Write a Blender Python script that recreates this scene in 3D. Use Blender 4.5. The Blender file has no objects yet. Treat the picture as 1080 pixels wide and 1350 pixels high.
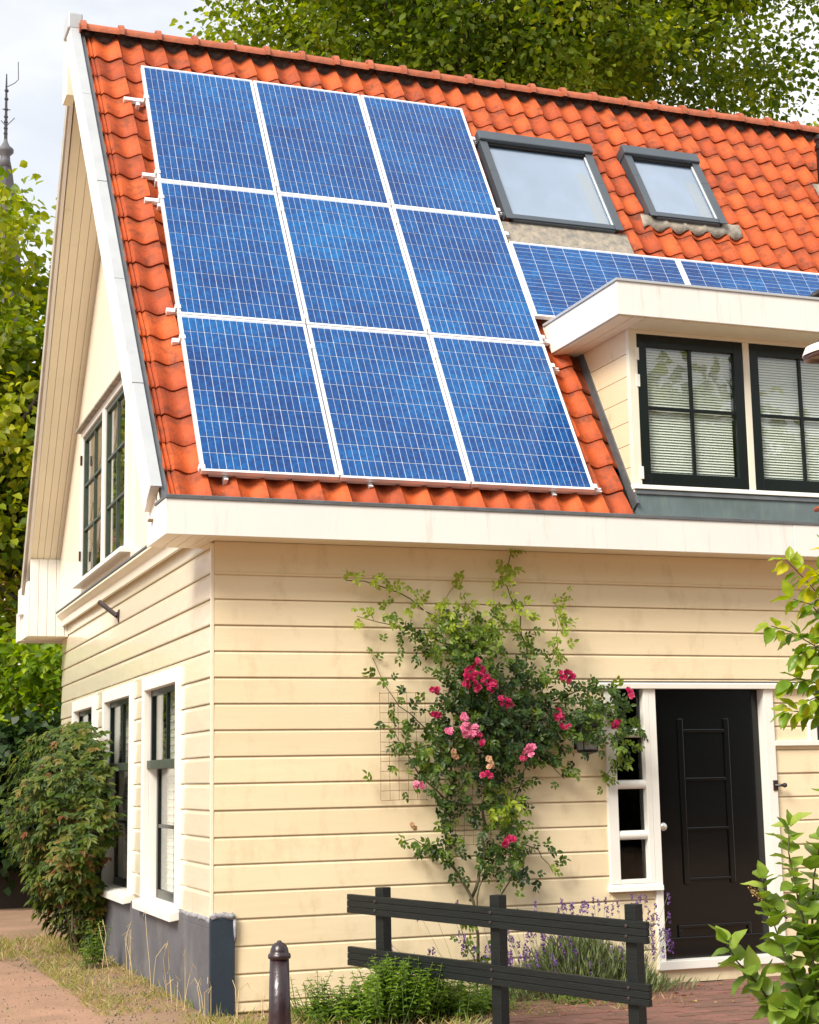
import bpy, math, random
import numpy as np
from mathutils import Matrix, Vector

random.seed(7)
rng = np.random.default_rng(7)
S = bpy.context.scene
COL = S.collection

# ---------------------------------------------------------------- camera
CAM = Vector((-2.573, -11.138, 1.650))
yaw, pitch, roll, FPX = 0.3513, 0.164, -0.0181, 2117.93
fwd = Vector((math.sin(yaw)*math.cos(pitch), math.cos(yaw)*math.cos(pitch), math.sin(pitch)))
rt = Vector((math.cos(yaw), -math.sin(yaw), 0)); up = rt.cross(fwd)
r2 = rt*math.cos(roll)+up*math.sin(roll); u2 = -rt*math.sin(roll)+up*math.cos(roll)
cd = bpy.data.cameras.new('camera'); co = bpy.data.objects.new('camera', cd); COL.objects.link(co)
m = Matrix((r2, u2, -fwd)).transposed().to_4x4(); m.translation = CAM
co.matrix_world = m
cd.sensor_fit = 'HORIZONTAL'; cd.sensor_width = 36; cd.lens = FPX*36/1080
cd.clip_start = 0.1; cd.clip_end = 2000
S.camera = co

# ---------------------------------------------------------------- sky, sun, exposure
SUN_EL, SUN_AZ = math.radians(42), math.radians(236)      # azimuth clockwise from +Y
w = bpy.data.worlds.new('World'); S.world = w; w.use_nodes = True
nt = w.node_tree; nt.nodes.clear()
out = nt.nodes.new('ShaderNodeOutputWorld'); bg = nt.nodes.new('ShaderNodeBackground')
sky = nt.nodes.new('ShaderNodeTexSky'); sky.sky_type = 'NISHITA'; sky.sun_disc = False
sky.sun_elevation = SUN_EL; sky.sun_rotation = SUN_AZ
tc = nt.nodes.new('ShaderNodeTexCoord')
mp = nt.nodes.new('ShaderNodeMapping'); mp.inputs['Scale'].default_value = (1, 1, 2.2)
nz = nt.nodes.new('ShaderNodeTexNoise'); nz.inputs['Scale'].default_value = 3.1
nz.inputs['Detail'].default_value = 7; nz.inputs['Roughness'].default_value = .55
rp = nt.nodes.new('ShaderNodeValToRGB')
rp.color_ramp.elements[0].position = .36; rp.color_ramp.elements[0].color = (.72, .72, .72, 1)
rp.color_ramp.elements[1].position = .56; rp.color_ramp.elements[1].color = (1, 1, 1, 1)
nz2 = nt.nodes.new('ShaderNodeTexNoise'); nz2.inputs['Scale'].default_value = 5.0; nz2.inputs['Detail'].default_value = 5
rp2 = nt.nodes.new('ShaderNodeValToRGB')
rp2.color_ramp.elements[0].position = .3; rp2.color_ramp.elements[0].color = (7.2, 7.5, 7.9, 1)
rp2.color_ramp.elements[1].position = .7; rp2.color_ramp.elements[1].color = (9.2, 9.2, 9.2, 1)
mx = nt.nodes.new('ShaderNodeMix'); mx.data_type = 'RGBA'
L = nt.links.new
L(tc.outputs['Generated'], mp.inputs['Vector']); L(mp.outputs[0], nz.inputs['Vector']); L(mp.outputs[0], nz2.inputs['Vector'])
L(nz.outputs['Fac'], rp.inputs[0]); L(nz2.outputs['Fac'], rp2.inputs[0])
L(rp.outputs[0], mx.inputs['Factor']); L(sky.outputs[0], mx.inputs['A']); L(rp2.outputs[0], mx.inputs['B'])
L(mx.outputs['Result'], bg.inputs['Color']); bg.inputs['Strength'].default_value = 0.105
L(bg.outputs[0], out.inputs[0])

sl = bpy.data.lights.new('sun', 'SUN'); so = bpy.data.objects.new('sun', sl); COL.objects.link(so)
sl.energy = 4.2; sl.angle = math.radians(24); sl.color = (1, .93, .82)
sd = Vector((math.sin(SUN_AZ)*math.cos(SUN_EL), math.cos(SUN_AZ)*math.cos(SUN_EL), math.sin(SUN_EL)))
so.rotation_euler = sd.to_track_quat('Z', 'Y').to_euler(); so.location = (0, 0, 30)

S.view_settings.view_transform = 'Standard'; S.view_settings.look = 'None'
S.view_settings.exposure = 0.4; S.view_settings.gamma = 1
S.render.engine = 'CYCLES'
S.cycles.max_bounces = 8; S.cycles.transparent_max_bounces = 12

# ---------------------------------------------------------------- helpers
W = {}          # world matrix of every object by name
def link(o, parent=None, world=None):
    COL.objects.link(o)
    world = world or Matrix.Identity(4)
    if parent is not None:
        o.parent = parent
        o.matrix_parent_inverse = W[parent.name].inverted()
    o.matrix_basis = world
    W[o.name] = world.copy()
    return o
def tag(o, label, cat, group=None):
    o['label'] = label; o['category'] = cat
    if group: o['group'] = group
    return o
def thing(name, loc, label, cat, group=None):
    o = bpy.data.objects.new(name, None); o.empty_display_size = .2
    link(o, None, Matrix.Translation(Vector(loc)))
    return tag(o, label, cat, group)

class MB:
    def __init__(s): s.v = []; s.f = []
    def add(s, vs, fs, M=None):
        b = len(s.v)
        for p in vs:
            p = Vector(p); s.v.append(tuple(M @ p if M else p))
        s.f += [tuple(b+i for i in f) for f in fs]; return s
    def box(s, x0, x1, y0, y1, z0, z1, M=None):
        vs = [(x, y, z) for z in (z0, z1) for y in (y0, y1) for x in (x0, x1)]
        return s.add(vs, [(0,2,3,1),(4,5,7,6),(0,1,5,4),(2,6,7,3),(0,4,6,2),(1,3,7,5)], M)
    def prism(s, poly, axis, a0, a1, M=None):
        """poly: 2D points. axis 'x': (y,z); 'y': (x,z); 'z': (x,y)"""
        def P(a, q):
            return {'x': (a, q[0], q[1]), 'y': (q[0], a, q[1]), 'z': (q[0], q[1], a)}[axis]
        n = len(poly); area = sum(poly[i][0]*poly[(i+1) % n][1]-poly[(i+1) % n][0]*poly[i][1] for i in range(n))
        if (area < 0) != (axis == 'y'): poly = poly[::-1]
        if a0 > a1: a0, a1 = a1, a0
        vs = [P(a0, q) for q in poly]+[P(a1, q) for q in poly]
        fs = [tuple(range(n))[::-1], tuple(range(n, 2*n))]+[(i, (i+1) % n, n+(i+1) % n, n+i) for i in range(n)]
        return s.add(vs, fs, M)
    def tube(s, pts, r, n=6, M=None, cap=True):
        pts = [Vector(p) for p in pts]; k = len(pts)
        rs = r if hasattr(r, '__len__') else [r]*k
        vs = []; prev = None
        for i, p in enumerate(pts):
            t = (pts[min(i+1, k-1)]-pts[max(i-1, 0)])
            if t.length < 1e-9: t = Vector((0, 0, 1))
            t.normalize()
            a = prev if prev is not None else (Vector((1, 0, 0)) if abs(t.x) < .8 else Vector((0, 1, 0)))
            a = (a-t*a.dot(t))
            if a.length < 1e-6: a = t.orthogonal()
            a.normalize(); prev = a; b = t.cross(a)
            for j in range(n):
                c = 2*math.pi*j/n; vs.append(p+(a*math.cos(c)+b*math.sin(c))*rs[i])
        fs = [(i*n+j, i*n+(j+1) % n, (i+1)*n+(j+1) % n, (i+1)*n+j) for i in range(k-1) for j in range(n)]
        if cap: fs += [tuple(range(n))[::-1], tuple(range((k-1)*n, k*n))]
        return s.add(vs, fs, M)
    def lathe(s, prof, n=20, c=(0, 0, 0), M=None):
        vs = []; k = len(prof)
        for r, z in prof:
            for j in range(n):
                a = 2*math.pi*j/n; vs.append((c[0]+r*math.cos(a), c[1]+r*math.sin(a), c[2]+z))
        fs = [(i*n+j, i*n+(j+1) % n, (i+1)*n+(j+1) % n, (i+1)*n+j) for i in range(k-1) for j in range(n)]
        fs += [tuple(range(n))[::-1], tuple(range((k-1)*n, k*n))]
        return s.add(vs, fs, M)
    def mesh(s, name, mat, smooth=False):
        me = bpy.data.meshes.new(name); me.from_pydata(s.v, [], s.f)
        if mat: me.materials.append(mat)
        if smooth: me.polygons.foreach_set('use_smooth', [True]*len(me.polygons))
        return me
    def build(s, name, mat, parent=None, world=None, bevel=0, smooth=False, kind=None):
        o = bpy.data.objects.new(name, s.mesh(name, mat, smooth))
        link(o, parent, world)
        if bevel:
            b = o.modifiers.new('bevel', 'BEVEL'); b.width = bevel; b.segments = 2; b.limit_method = 'ANGLE'
            b.harden_normals = False
        if kind: o['kind'] = kind
        return o
def box(name, mat, parent, x0, x1, y0, y1, z0, z1, bevel=0, kind=None):
    return MB().box(x0, x1, y0, y1, z0, z1).build(name, mat, parent, bevel=bevel, kind=kind)
def inst(name, me, parent, world, kind=None):
    o = bpy.data.objects.new(name, me); link(o, parent, world)
    if kind: o['kind'] = kind
    return o

# ---------------------------------------------------------------- materials
def mat(name, col, rough=.5, var=.0, vscale=5, col2=None, bump=0, bscale=40, coat=0, metal=0, crough=.1,
        rnd=0, rndcol=None, stretch=(1, 1, 1), thr=(.35, .7), spec=.5, grime=None, coord='Object'):
    m = bpy.data.materials.new(name); m.use_nodes = True; t = m.node_tree; N = t.nodes; b = N['Principled BSDF']
    b.inputs['Roughness'].default_value = rough; b.inputs['Metallic'].default_value = metal
    b.inputs['Coat Weight'].default_value = coat; b.inputs['Coat Roughness'].default_value = crough
    b.inputs['Specular IOR Level'].default_value = spec
    tcn = N.new('ShaderNodeTexCoord'); geo = N.new('ShaderNodeNewGeometry')
    mpn = N.new('ShaderNodeMapping'); mpn.inputs['Scale'].default_value = stretch
    t.links.new(geo.outputs['Position'] if coord == 'World' else tcn.outputs['Object'], mpn.inputs[0])
    c = (*col, 1); src = None
    if var or col2:
        nn = N.new('ShaderNodeTexNoise'); nn.inputs['Scale'].default_value = vscale; nn.inputs['Detail'].default_value = 6
        nn.inputs['Roughness'].default_value = .6
        t.links.new(mpn.outputs[0], nn.inputs['Vector'])
        cr = N.new('ShaderNodeValToRGB'); cr.color_ramp.elements[0].position = thr[0]; cr.color_ramp.elements[1].position = thr[1]
        c2 = col2 or tuple(x*(1-var) for x in col)
        cr.color_ramp.elements[0].color = (*c2, 1); cr.color_ramp.elements[1].color = c
        t.links.new(nn.outputs['Fac'], cr.inputs[0]); src = cr.outputs[0]
    if rnd or rndcol:
        oi = N.new('ShaderNodeObjectInfo')
        if rndcol:
            mix = N.new('ShaderNodeMix'); mix.data_type = 'RGBA'
            cr2 = N.new('ShaderNodeValToRGB'); cr2.color_ramp.elements[0].color = (*rndcol, 1); cr2.color_ramp.elements[1].color = c
            cr2.color_ramp.elements[0].position = 0; cr2.color_ramp.elements[1].position = .8
            t.links.new(oi.outputs['Random'], cr2.inputs[0])
            if src is None: src = cr2.outputs[0]
            else:
                mix.inputs['Factor'].default_value = .5
                t.links.new(src, mix.inputs['A']); t.links.new(cr2.outputs[0], mix.inputs['B']); src = mix.outputs['Result']
        if rnd:
            mr = N.new('ShaderNodeMapRange'); mr.inputs['To Min'].default_value = 1-rnd; mr.inputs['To Max'].default_value = 1+rnd*.4
            t.links.new(oi.outputs['Random'], mr.inputs['Value'])
            hv = N.new('ShaderNodeHueSaturation')
            if src is None: hv.inputs['Color'].default_value = c
            else: t.links.new(src, hv.inputs['Color'])
            t.links.new(mr.outputs[0], hv.inputs['Value']); src = hv.outputs[0]
    if grime:                                  # dirt with a shape of its own, streaked downwards, in world space
        gn = N.new('ShaderNodeTexNoise'); gn.inputs['Scale'].default_value = grime[2]; gn.inputs['Detail'].default_value = 8
        gn.inputs['Roughness'].default_value = .7
        gm = N.new('ShaderNodeMapping'); gm.inputs['Scale'].default_value = grime[3]
        t.links.new(geo.outputs['Position'], gm.inputs[0]); t.links.new(gm.outputs[0], gn.inputs['Vector'])
        gr = N.new('ShaderNodeValToRGB'); gr.color_ramp.elements[0].position = grime[4]; gr.color_ramp.elements[1].position = grime[4]+.22
        gr.color_ramp.elements[0].color = (0, 0, 0, 1); gr.color_ramp.elements[1].color = (grime[1],)*3+(1,)
        t.links.new(gn.outputs['Fac'], gr.inputs[0])
        mix = N.new('ShaderNodeMix'); mix.data_type = 'RGBA'
        t.links.new(gr.outputs[0], mix.inputs['Factor'])
        if src is None: mix.inputs['A'].default_value = c
        else: t.links.new(src, mix.inputs['A'])
        mix.inputs['B'].default_value = (*grime[0], 1); src = mix.outputs['Result']
    if src is None: b.inputs['Base Color'].default_value = c
    else: t.links.new(src, b.inputs['Base Color'])
    if bump:
        bn = N.new('ShaderNodeTexNoise'); bn.inputs['Scale'].default_value = bscale; bn.inputs['Detail'].default_value = 4
        t.links.new(mpn.outputs[0], bn.inputs['Vector'])
        bp = N.new('ShaderNodeBump'); bp.inputs['Strength'].default_value = bump; bp.inputs['Distance'].default_value = .02
        t.links.new(bn.outputs['Fac'], bp.inputs['Height']); t.links.new(bp.outputs[0], b.inputs['Normal'])
        if coat: t.links.new(bp.outputs[0], b.inputs['Coat Normal'])
    return m
def leafmat(name, cols, trans=.35, rough=.45, spec=.4):
    m = bpy.data.materials.new(name); m.use_nodes = True; t = m.node_tree; N = t.nodes; b = N['Principled BSDF']
    b.inputs['Roughness'].default_value = rough; b.inputs['Specular IOR Level'].default_value = spec
    at = N.new('ShaderNodeAttribute'); at.attribute_name = 'v'
    cr = N.new('ShaderNodeValToRGB'); e = cr.color_ramp.elements
    while len(e) < len(cols): e.new(.5)
    for i, c in enumerate(cols): e[i].position = i/(len(cols)-1); e[i].color = (*c, 1)
    t.links.new(at.outputs['Fac'], cr.inputs[0]); t.links.new(cr.outputs[0], b.inputs['Base Color'])
    tr = N.new('ShaderNodeBsdfTranslucent'); ms = N.new('ShaderNodeMixShader'); ms.inputs[0].default_value = trans
    hs = N.new('ShaderNodeHueSaturation'); hs.inputs['Value'].default_value = 1.5; hs.inputs['Saturation'].default_value = 1.1
    t.links.new(cr.outputs[0], hs.inputs['Color']); t.links.new(hs.outputs[0], tr.inputs[0])
    t.links.new(b.outputs[0], ms.inputs[1]); t.links.new(tr.outputs[0], ms.inputs[2])
    t.links.new(ms.outputs[0], N['Material Output'].inputs[0])
    return m

CREAM = (.83, .70, .475)
M_board = mat('cream_paint', CREAM, .36, col2=(.80, .655, .43), vscale=1.1, bump=.10, bscale=6, coat=.35, crough=.2, stretch=(.5, .5, 3),
              rnd=.06, grime=((.42, .30, .15), .42, 4.5, (1, 1, .5), .53), coord='World')
M_side = mat('cream_gloss_lit_side', (.88, .79, .60), .22, var=.05, vscale=3, bump=.22, bscale=3.5, coat=.6, crough=.12, stretch=(.5, .6, 3),
             rnd=.05, grime=((.45, .33, .17), .3, 3.0, (1, 1, .35), .58), coord='World')  # same cream as the front, colour lightened to stand for brighter side light
M_clad = mat('pale_cladding_paint', (.84, .77, .62), .28, var=.05, vscale=2, coat=.4, crough=.12, bump=.1, bscale=5,
             grime=((.5, .42, .3), .3, 2.0, (2, 2, .2), .6), coord='World')
M_white = mat('white_paint', (.84, .82, .76), .4, var=.05, vscale=4, bump=.05, bscale=30, coat=.1,
              grime=((.42, .38, .28), .45, 4.0, (2, 2, .3), .6), coord='World')
M_fascia = mat('weathered_white_paint', (.80, .79, .75), .45, var=.05, vscale=2,
               grime=((.44, .42, .34), .6, 6.0, (3, 3, .25), .56), coord='World')
M_soff = mat('cream_soffit_paint', (.88, .82, .64), .45, var=.06, vscale=3, grime=((.4, .3, .18), .4, 5, (1, 1, 1), .6), coord='World')
M_green = mat('dark_green_paint', (.006, .010, .009), .3, coat=.1, spec=.3, var=.2, vscale=8)
M_green2 = mat('weathered_green_paint', (.05, .07, .045), .45, var=.4, vscale=10)
M_door = mat('black_gloss_paint', (.002, .0025, .003), .2, coat=.3, crough=.05, bump=.03, bscale=3, spec=.4)
M_zinc = mat('grey_green_zinc', (.17, .22, .225), .45, var=.25, vscale=3, metal=.15, grime=((.25, .3, .26), .5, 5, (2, 2, .4), .5), coord='World')
M_lead = mat('lead', (.16, .17, .18), .5, var=.3, vscale=6, metal=.3, bump=.3, bscale=20)
M_leadpale = mat('lichen_lead', (.42, .35, .27), .75, col2=(.2, .19, .17), vscale=14, bump=.4, bscale=30)
M_cap = mat('pale_metal_cap', (.52, .54, .56), .35, var=.12, vscale=4, metal=.2, grime=((.3, .3, .28), .5, 5, (1, 1, 1), .6), coord='World')
M_alu = mat('aluminium', (.86, .87, .89), .4, metal=.25)
M_plinth = mat('grey_render', (.115, .115, .13), .7, var=.25, vscale=3, bump=.15, bscale=25,
               grime=((.22, .2, .18), .5, 2.2, (1, 1, 1), .5), coord='World')
M_plinthf = mat('navy_render', (.02, .035, .055), .6, var=.3, vscale=5, bump=.1, bscale=30, grime=((.08, .08, .08), .4, 4, (1, 1, .6), .58), coord='World')
M_wood = mat('dark_wood', (.03, .02, .015), .7)
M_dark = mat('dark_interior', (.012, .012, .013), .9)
M_curt = mat('curtain_cloth', (.72, .70, .64), .8, var=.15, vscale=20, stretch=(6, 6, .3))
M_slat = mat('white_slat', (.88, .90, .86), .4)
M_skyfr = mat('slate_grey_metal', (.085, .105, .125), .4, var=.1, vscale=3, metal=.3, coat=.2)
M_iron = mat('dark_iron', (.03, .018, .018), .45)
M_boll = mat('maroon_iron', (.026, .010, .014), .36, var=.3, vscale=12, coat=.35, crough=.2, bump=.15, bscale=30)
M_fence = mat('black_green_paint', (.010, .013, .012), .42, var=.35, vscale=6, stretch=(1, 1, 8), bump=.25, bscale=30,
              grime=((.07, .07, .06), .3, 14, (1, 1, 4), .62), spec=.3)
M_wire = mat('rusty_wire', (.22, .11, .06), .7)
M_stem = mat('brown_green_stem', (.10, .06, .03), .7, col2=(.05, .06, .02), vscale=9)
M_bark = mat('grey_brown_bark', (.07, .05, .035), .9, col2=(.03, .022, .016), vscale=6, bump=.7, bscale=14)
M_stone = mat('spire_slate', (.10, .095, .10), .8, var=.3, vscale=1.5)

def glassmat(name, tint=(1, 1, 1), refl=1.0, ior=1.5, bump=0.02):
    m = bpy.data.materials.new(name); m.use_nodes = True; t = m.node_tree; N = t.nodes; N.remove(N['Principled BSDF'])
    tr = N.new('ShaderNodeBsdfTransparent'); tr.inputs[0].default_value = (*tint, 1)
    gl = N.new('ShaderNodeBsdfGlossy'); gl.inputs['Roughness'].default_value = .01; gl.inputs[0].default_value = (refl,)*3+(1,)
    lw = N.new('ShaderNodeLayerWeight'); lw.inputs[0].default_value = .5
    pw = N.new('ShaderNodeMath'); pw.operation = 'POWER'; pw.inputs[1].default_value = 5
    t.links.new(lw.outputs['Facing'], pw.inputs[0])
    fr = N.new('ShaderNodeMapRange'); fr.inputs['To Min'].default_value = ((ior-1)/(ior+1))**2; fr.inputs['To Max'].default_value = 1
    t.links.new(pw.outputs[0], fr.inputs['Value'])
    nn = N.new('ShaderNodeTexNoise'); nn.inputs['Scale'].default_value = 2.5
    tc2 = N.new('ShaderNodeTexCoord'); t.links.new(tc2.outputs['Object'], nn.inputs['Vector'])
    bp = N.new('ShaderNodeBump'); bp.inputs['Strength'].default_value = bump; bp.inputs['Distance'].default_value = .05
    t.links.new(nn.outputs['Fac'], bp.inputs['Height'])
    if bump: t.links.new(bp.outputs[0], gl.inputs['Normal'])
    ms = N.new('ShaderNodeMixShader'); t.links.new(fr.outputs[0], ms.inputs[0])
    t.links.new(tr.outputs[0], ms.inputs[1]); t.links.new(gl.outputs[0], ms.inputs[2])
    t.links.new(ms.outputs[0], N['Material Output'].inputs[0]); return m
M_glass = glassmat('window_glass', (.97, .99, .97), ior=1.7, bump=.02)
M_glassdark = glassmat('tinted_glass', (.5, .5, .5), ior=1.45)
M_glasssky = glassmat('roof_window_glass', (.8, .85, .9), ior=2.9, bump=0)

# roof tile: fired clay, each a little different
def tilemat():
    m = mat('orange_clay_tile', (.56, .105, .022), .62, col2=(.40, .06, .016), vscale=7, bump=.3, bscale=45, thr=(.3, .62), rnd=.18,
            rndcol=(.34, .055, .022), grime=((.06, .028, .018), .9, 6.5, (1, 1, 1), .52), spec=.25)
    # soot and algae that collect at the head of each tile and along its left water course
    t = m.node_tree; N = t.nodes; b = N['Principled BSDF']
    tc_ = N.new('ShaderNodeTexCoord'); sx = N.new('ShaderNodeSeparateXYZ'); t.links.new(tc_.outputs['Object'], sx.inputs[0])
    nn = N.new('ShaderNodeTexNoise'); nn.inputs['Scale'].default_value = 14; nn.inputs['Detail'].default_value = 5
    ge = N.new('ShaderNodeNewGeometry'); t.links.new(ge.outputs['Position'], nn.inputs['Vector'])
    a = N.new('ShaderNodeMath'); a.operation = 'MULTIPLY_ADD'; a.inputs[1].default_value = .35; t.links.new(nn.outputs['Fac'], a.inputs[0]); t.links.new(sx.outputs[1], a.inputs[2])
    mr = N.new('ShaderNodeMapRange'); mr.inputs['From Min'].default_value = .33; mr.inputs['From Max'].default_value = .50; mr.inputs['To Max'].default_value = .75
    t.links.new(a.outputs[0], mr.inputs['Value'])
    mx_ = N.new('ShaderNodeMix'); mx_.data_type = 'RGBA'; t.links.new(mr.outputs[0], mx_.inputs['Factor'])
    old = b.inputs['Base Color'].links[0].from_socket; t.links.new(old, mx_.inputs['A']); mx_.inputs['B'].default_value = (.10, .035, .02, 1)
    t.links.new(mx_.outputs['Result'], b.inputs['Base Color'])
    return m
M_tile = tilemat()
M_ridge = mat('weathered_ridge_clay', (.50, .13, .05), .65, col2=(.32, .09, .05), vscale=9, bump=.2, bscale=30, rnd=.2,
              grime=((.12, .09, .07), .6, 8, (1, 1, 1), .56))
M_mortar = mat('dark_mortar', (.13, .085, .07), .9, col2=(.03, .025, .022), vscale=14, bump=.6, bscale=20)  # dark brown, blotched darker at random

def cellmat():
    m = bpy.data.materials.new('polycrystalline_cell'); m.use_nodes = True; t = m.node_tree; N = t.nodes; b = N['Principled BSDF']
    b.inputs['Roughness'].default_value = .35; b.inputs['Specular IOR Level'].default_value = .25; b.inputs['Coat Weight'].default_value = .38; b.inputs['Coat Roughness'].default_value = .07
    tcn = N.new('ShaderNodeTexCoord'); oi = N.new('ShaderNodeObjectInfo'); geo = N.new('ShaderNodeNewGeometry')
    vo = N.new('ShaderNodeTexVoronoi'); vo.inputs['Scale'].default_value = 38
    t.links.new(geo.outputs['Position'], vo.inputs['Vector'])
    big = N.new('ShaderNodeTexNoise'); big.inputs['Scale'].default_value = 1.1; big.inputs['Detail'].default_value = 3
    t.links.new(geo.outputs['Position'], big.inputs['Vector'])
    sep = N.new('ShaderNodeSeparateColor'); t.links.new(vo.outputs['Color'], sep.inputs[0])
    def math_(op, a, bb, clamp=False):
        n = N.new('ShaderNodeMath'); n.operation = op; n.use_clamp = clamp
        for i, x in enumerate((a, bb)):
            if x is None: continue
            if isinstance(x, (int, float)): n.inputs[i].default_value = x
            else: t.links.new(x, n.inputs[i])
        return n.outputs[0]
    f = math_('ADD', math_('MULTIPLY', oi.outputs['Random'], .22), math_('MULTIPLY', sep.outputs[0], .38))
    f = math_('ADD', f, math_('MULTIPLY', math_('SUBTRACT', big.outputs['Fac'], .3), 1.0))
    cr = N.new('ShaderNodeValToRGB'); e = cr.color_ramp.elements; e.new(.5)
    e[0].position = .12; e[0].color = (.003, .030, .15, 1); e[1].position = .5; e[1].color = (.001, .062, .24, 1)
    e[2].position = .95; e[2].color = (.001, .13, .38, 1)
    t.links.new(f, cr.inputs[0])
    sx = N.new('ShaderNodeSeparateXYZ'); t.links.new(tcn.outputs['Object'], sx.inputs[0])
    d = math_('ABSOLUTE', math_('SUBTRACT', math_('ABSOLUTE', sx.outputs[0], None), .026), None)
    line = math_('LESS_THAN', d, .0013)
    mx = N.new('ShaderNodeMix'); mx.data_type = 'RGBA'; t.links.new(line, mx.inputs['Factor'])
    t.links.new(cr.outputs[0], mx.inputs['A']); mx.inputs['B'].default_value = (.50, .58, .70, 1)
    t.links.new(mx.outputs['Result'], b.inputs['Base Color'])
    return m
M_cell = cellmat()
M_back = mat('white_backsheet', (.70, .76, .84), .3, coat=.4, crough=.05)

# ---------------------------------------------------------------- roof frame of reference
TH = 1.0274; YE, ZE = -.0492, 3.8398
cs, sn = math.cos(TH), math.sin(TH)
O = Vector((0, YE+.1*sn, ZE-.1*cs))
RM = Matrix(((1, 0, 0, O.x), (0, cs, -sn, O.y), (0, sn, cs, O.z), (0, 0, 0, 1)))   # local x, s, n -> world
def yroof(z, off=0): # y of roof plane (normal offset off) at height z
    s = (z-O.z-off*cs)/sn
    return O.y+s*cs-off*sn
G = .07
APEX = (2.99, 8.60)
REAR = (7.5, 3.80)
def zrear(y): return APEX[1]+(y-APEX[0])*(REAR[1]-APEX[1])/(REAR[0]-APEX[0])
def zfront(y): return O.z+(y-O.y)*math.tan(TH)

# ================================================================ SETTING
gm = mat('sandy_red_earth', (.34, .20, .13), .95, col2=(.22, .14, .08), vscale=1.2, bump=.5, bscale=18,
         grime=((.16, .14, .06), .7, 2.5, (1, 1, 1), .55), coord='World')
g = MB(); n = 60
for i in range(n+1):
    for j in range(n+1):
        x = -300+600*i/n; y = -300+600*j/n; g.v.append((x, y, G))
g.f = [(i*(n+1)+j, (i+1)*(n+1)+j, (i+1)*(n+1)+j+1, i*(n+1)+j+1) for i in range(n) for j in range(n)]
g.build('ground', gm)['kind'] = 'structure'
pm = mat('reddish_path', (.38, .215, .14), .9, col2=(.26, .155, .10), vscale=2.5, bump=.6, bscale=30,
         grime=((.25, .2, .1), .6, 3.5, (1, 1, 1), .56), coord='World')
pv = [(-9, -14), (-.9, -14), (-.75, -2), (-.72, 0), (-.62, 1.5), (-.75, 3), (-.95, 4.2), (-1.2, 6), (-1.5, 9), (-2.4, 13), (-9, 13)]
MB().prism(pv, 'z', G-.05, G+.006).build('path', pm)['kind'] = 'structure'

# brick paving in front of the door: bricks one by one
pave = box('paving', mat('paving_sand', (.13, .095, .07), .95, var=.4, vscale=10, bump=.5), None, 1.55, 5.2, -2.1, -.03, G-.04, G+.006)
pave['kind'] = 'structure'
brm = mat('worn_paving_brick', (.23, .10, .075), .85, col2=(.12, .065, .055), vscale=12, bump=.4, bscale=30, rnd=.35, rndcol=(.28, .16, .11))
bme = MB().box(-.0985, .0985, -.0485, .0485, -.03, .03)
bme = bme.mesh('brick', brm)
k = 0
for r in range(20):
    for c in range(15):
        x = 1.66+c*.2+(r % 2)*.1; y = -.09-r*.1
        if x > 5.1: continue
        Mx = Matrix.Translation((x, y, G-.015+random.uniform(-.003, .004))) @ Matrix.Rotation(random.gauss(0, .015), 4, 'Z') @ Matrix.Rotation(random.gauss(0, .012), 4, 'X')
        inst('brick', bme, pave, Mx)

# ================================================================ HOUSE
H = thing('house', (4, 3.7, G), 'cream weatherboard house with a steep orange tiled roof, white gutters and a dormer', 'house')

def Z(k): return 2.745-.185*k
def siding(rows, a0, a1, openings, emit):
    """rows: (zb, zt). emit(a0,a1,zb,zt,gap)"""
    for zb, zt in rows:
        ivs = [(a0, a1)]
        for (p, q, lo, hi) in openings:
            if hi <= zb+.004 or lo >= zt-.004: continue
            new = []
            for (s0, s1) in ivs:
                if q <= s0 or p >= s1: new.append((s0, s1)); continue
                if p > s0: new.append((s0, p))
                if q < s1: new.append((q, s1))
            ivs = new
            if hi < zt-.015: emit(max(p, a0), min(q, a1), hi, zt, False)
            if lo > zb+.015: emit(max(p, a0), min(q, a1), zb, lo, False)
        for s0, s1 in ivs:
            if s1-s0 > .01: emit(s0, s1, zb, zt, True)
def front_board(x0, x1, zb, zt, full=True):
    segs = [(x0, x1)]
    if x1-x0 > 3:
        cut = random.choice([None, None, random.uniform(1.8, 3.0), random.uniform(3.4, 6)])
        if cut and x0+.6 < cut < x1-.6: segs = [(x0, cut-.0012), (cut+.0012, x1)]
    for s0, s1 in segs:
        d = random.gauss(0, .0012); h = zt-zb
        tb = min(.02, h*.3)
        poly = [(.024, zb+.0015), (-.004+d, zb+.0015), (-.006+d, zb+.007), (-.001+d, zt-tb), (.008, zt-.001), (.024, zt-.001)]
        b = MB(); b.prism(poly, 'x', s0, s1)
        b.build('board', M_board, H)
rows = [(Z(k+1), Z(k)) for k in range(-2, 14)]+[(.085, Z(14))]
fo = [(3.06, 3.44, .776, 2.335), (3.44, 4.556, 0, 2.335), (4.95, 5.8, 1.89, 2.335), (0, .16, 0, .735)]
siding(rows, .02, 8.2, fo, front_board)
# frieze board under the soffit, with its bead
MB().prism([(.024, 3.118), (-.004, 3.118), (-.004, 3.3435), (.024, 3.3435)], 'x', .02, 8.2).build('frieze_board', M_board, H)
MB().prism([(.0, 3.104), (-.012, 3.108), (-.014, 3.118), (-.006, 3.128), (0, 3.13)], 'x', .02, 8.2).build('bead', M_board, H)
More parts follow.
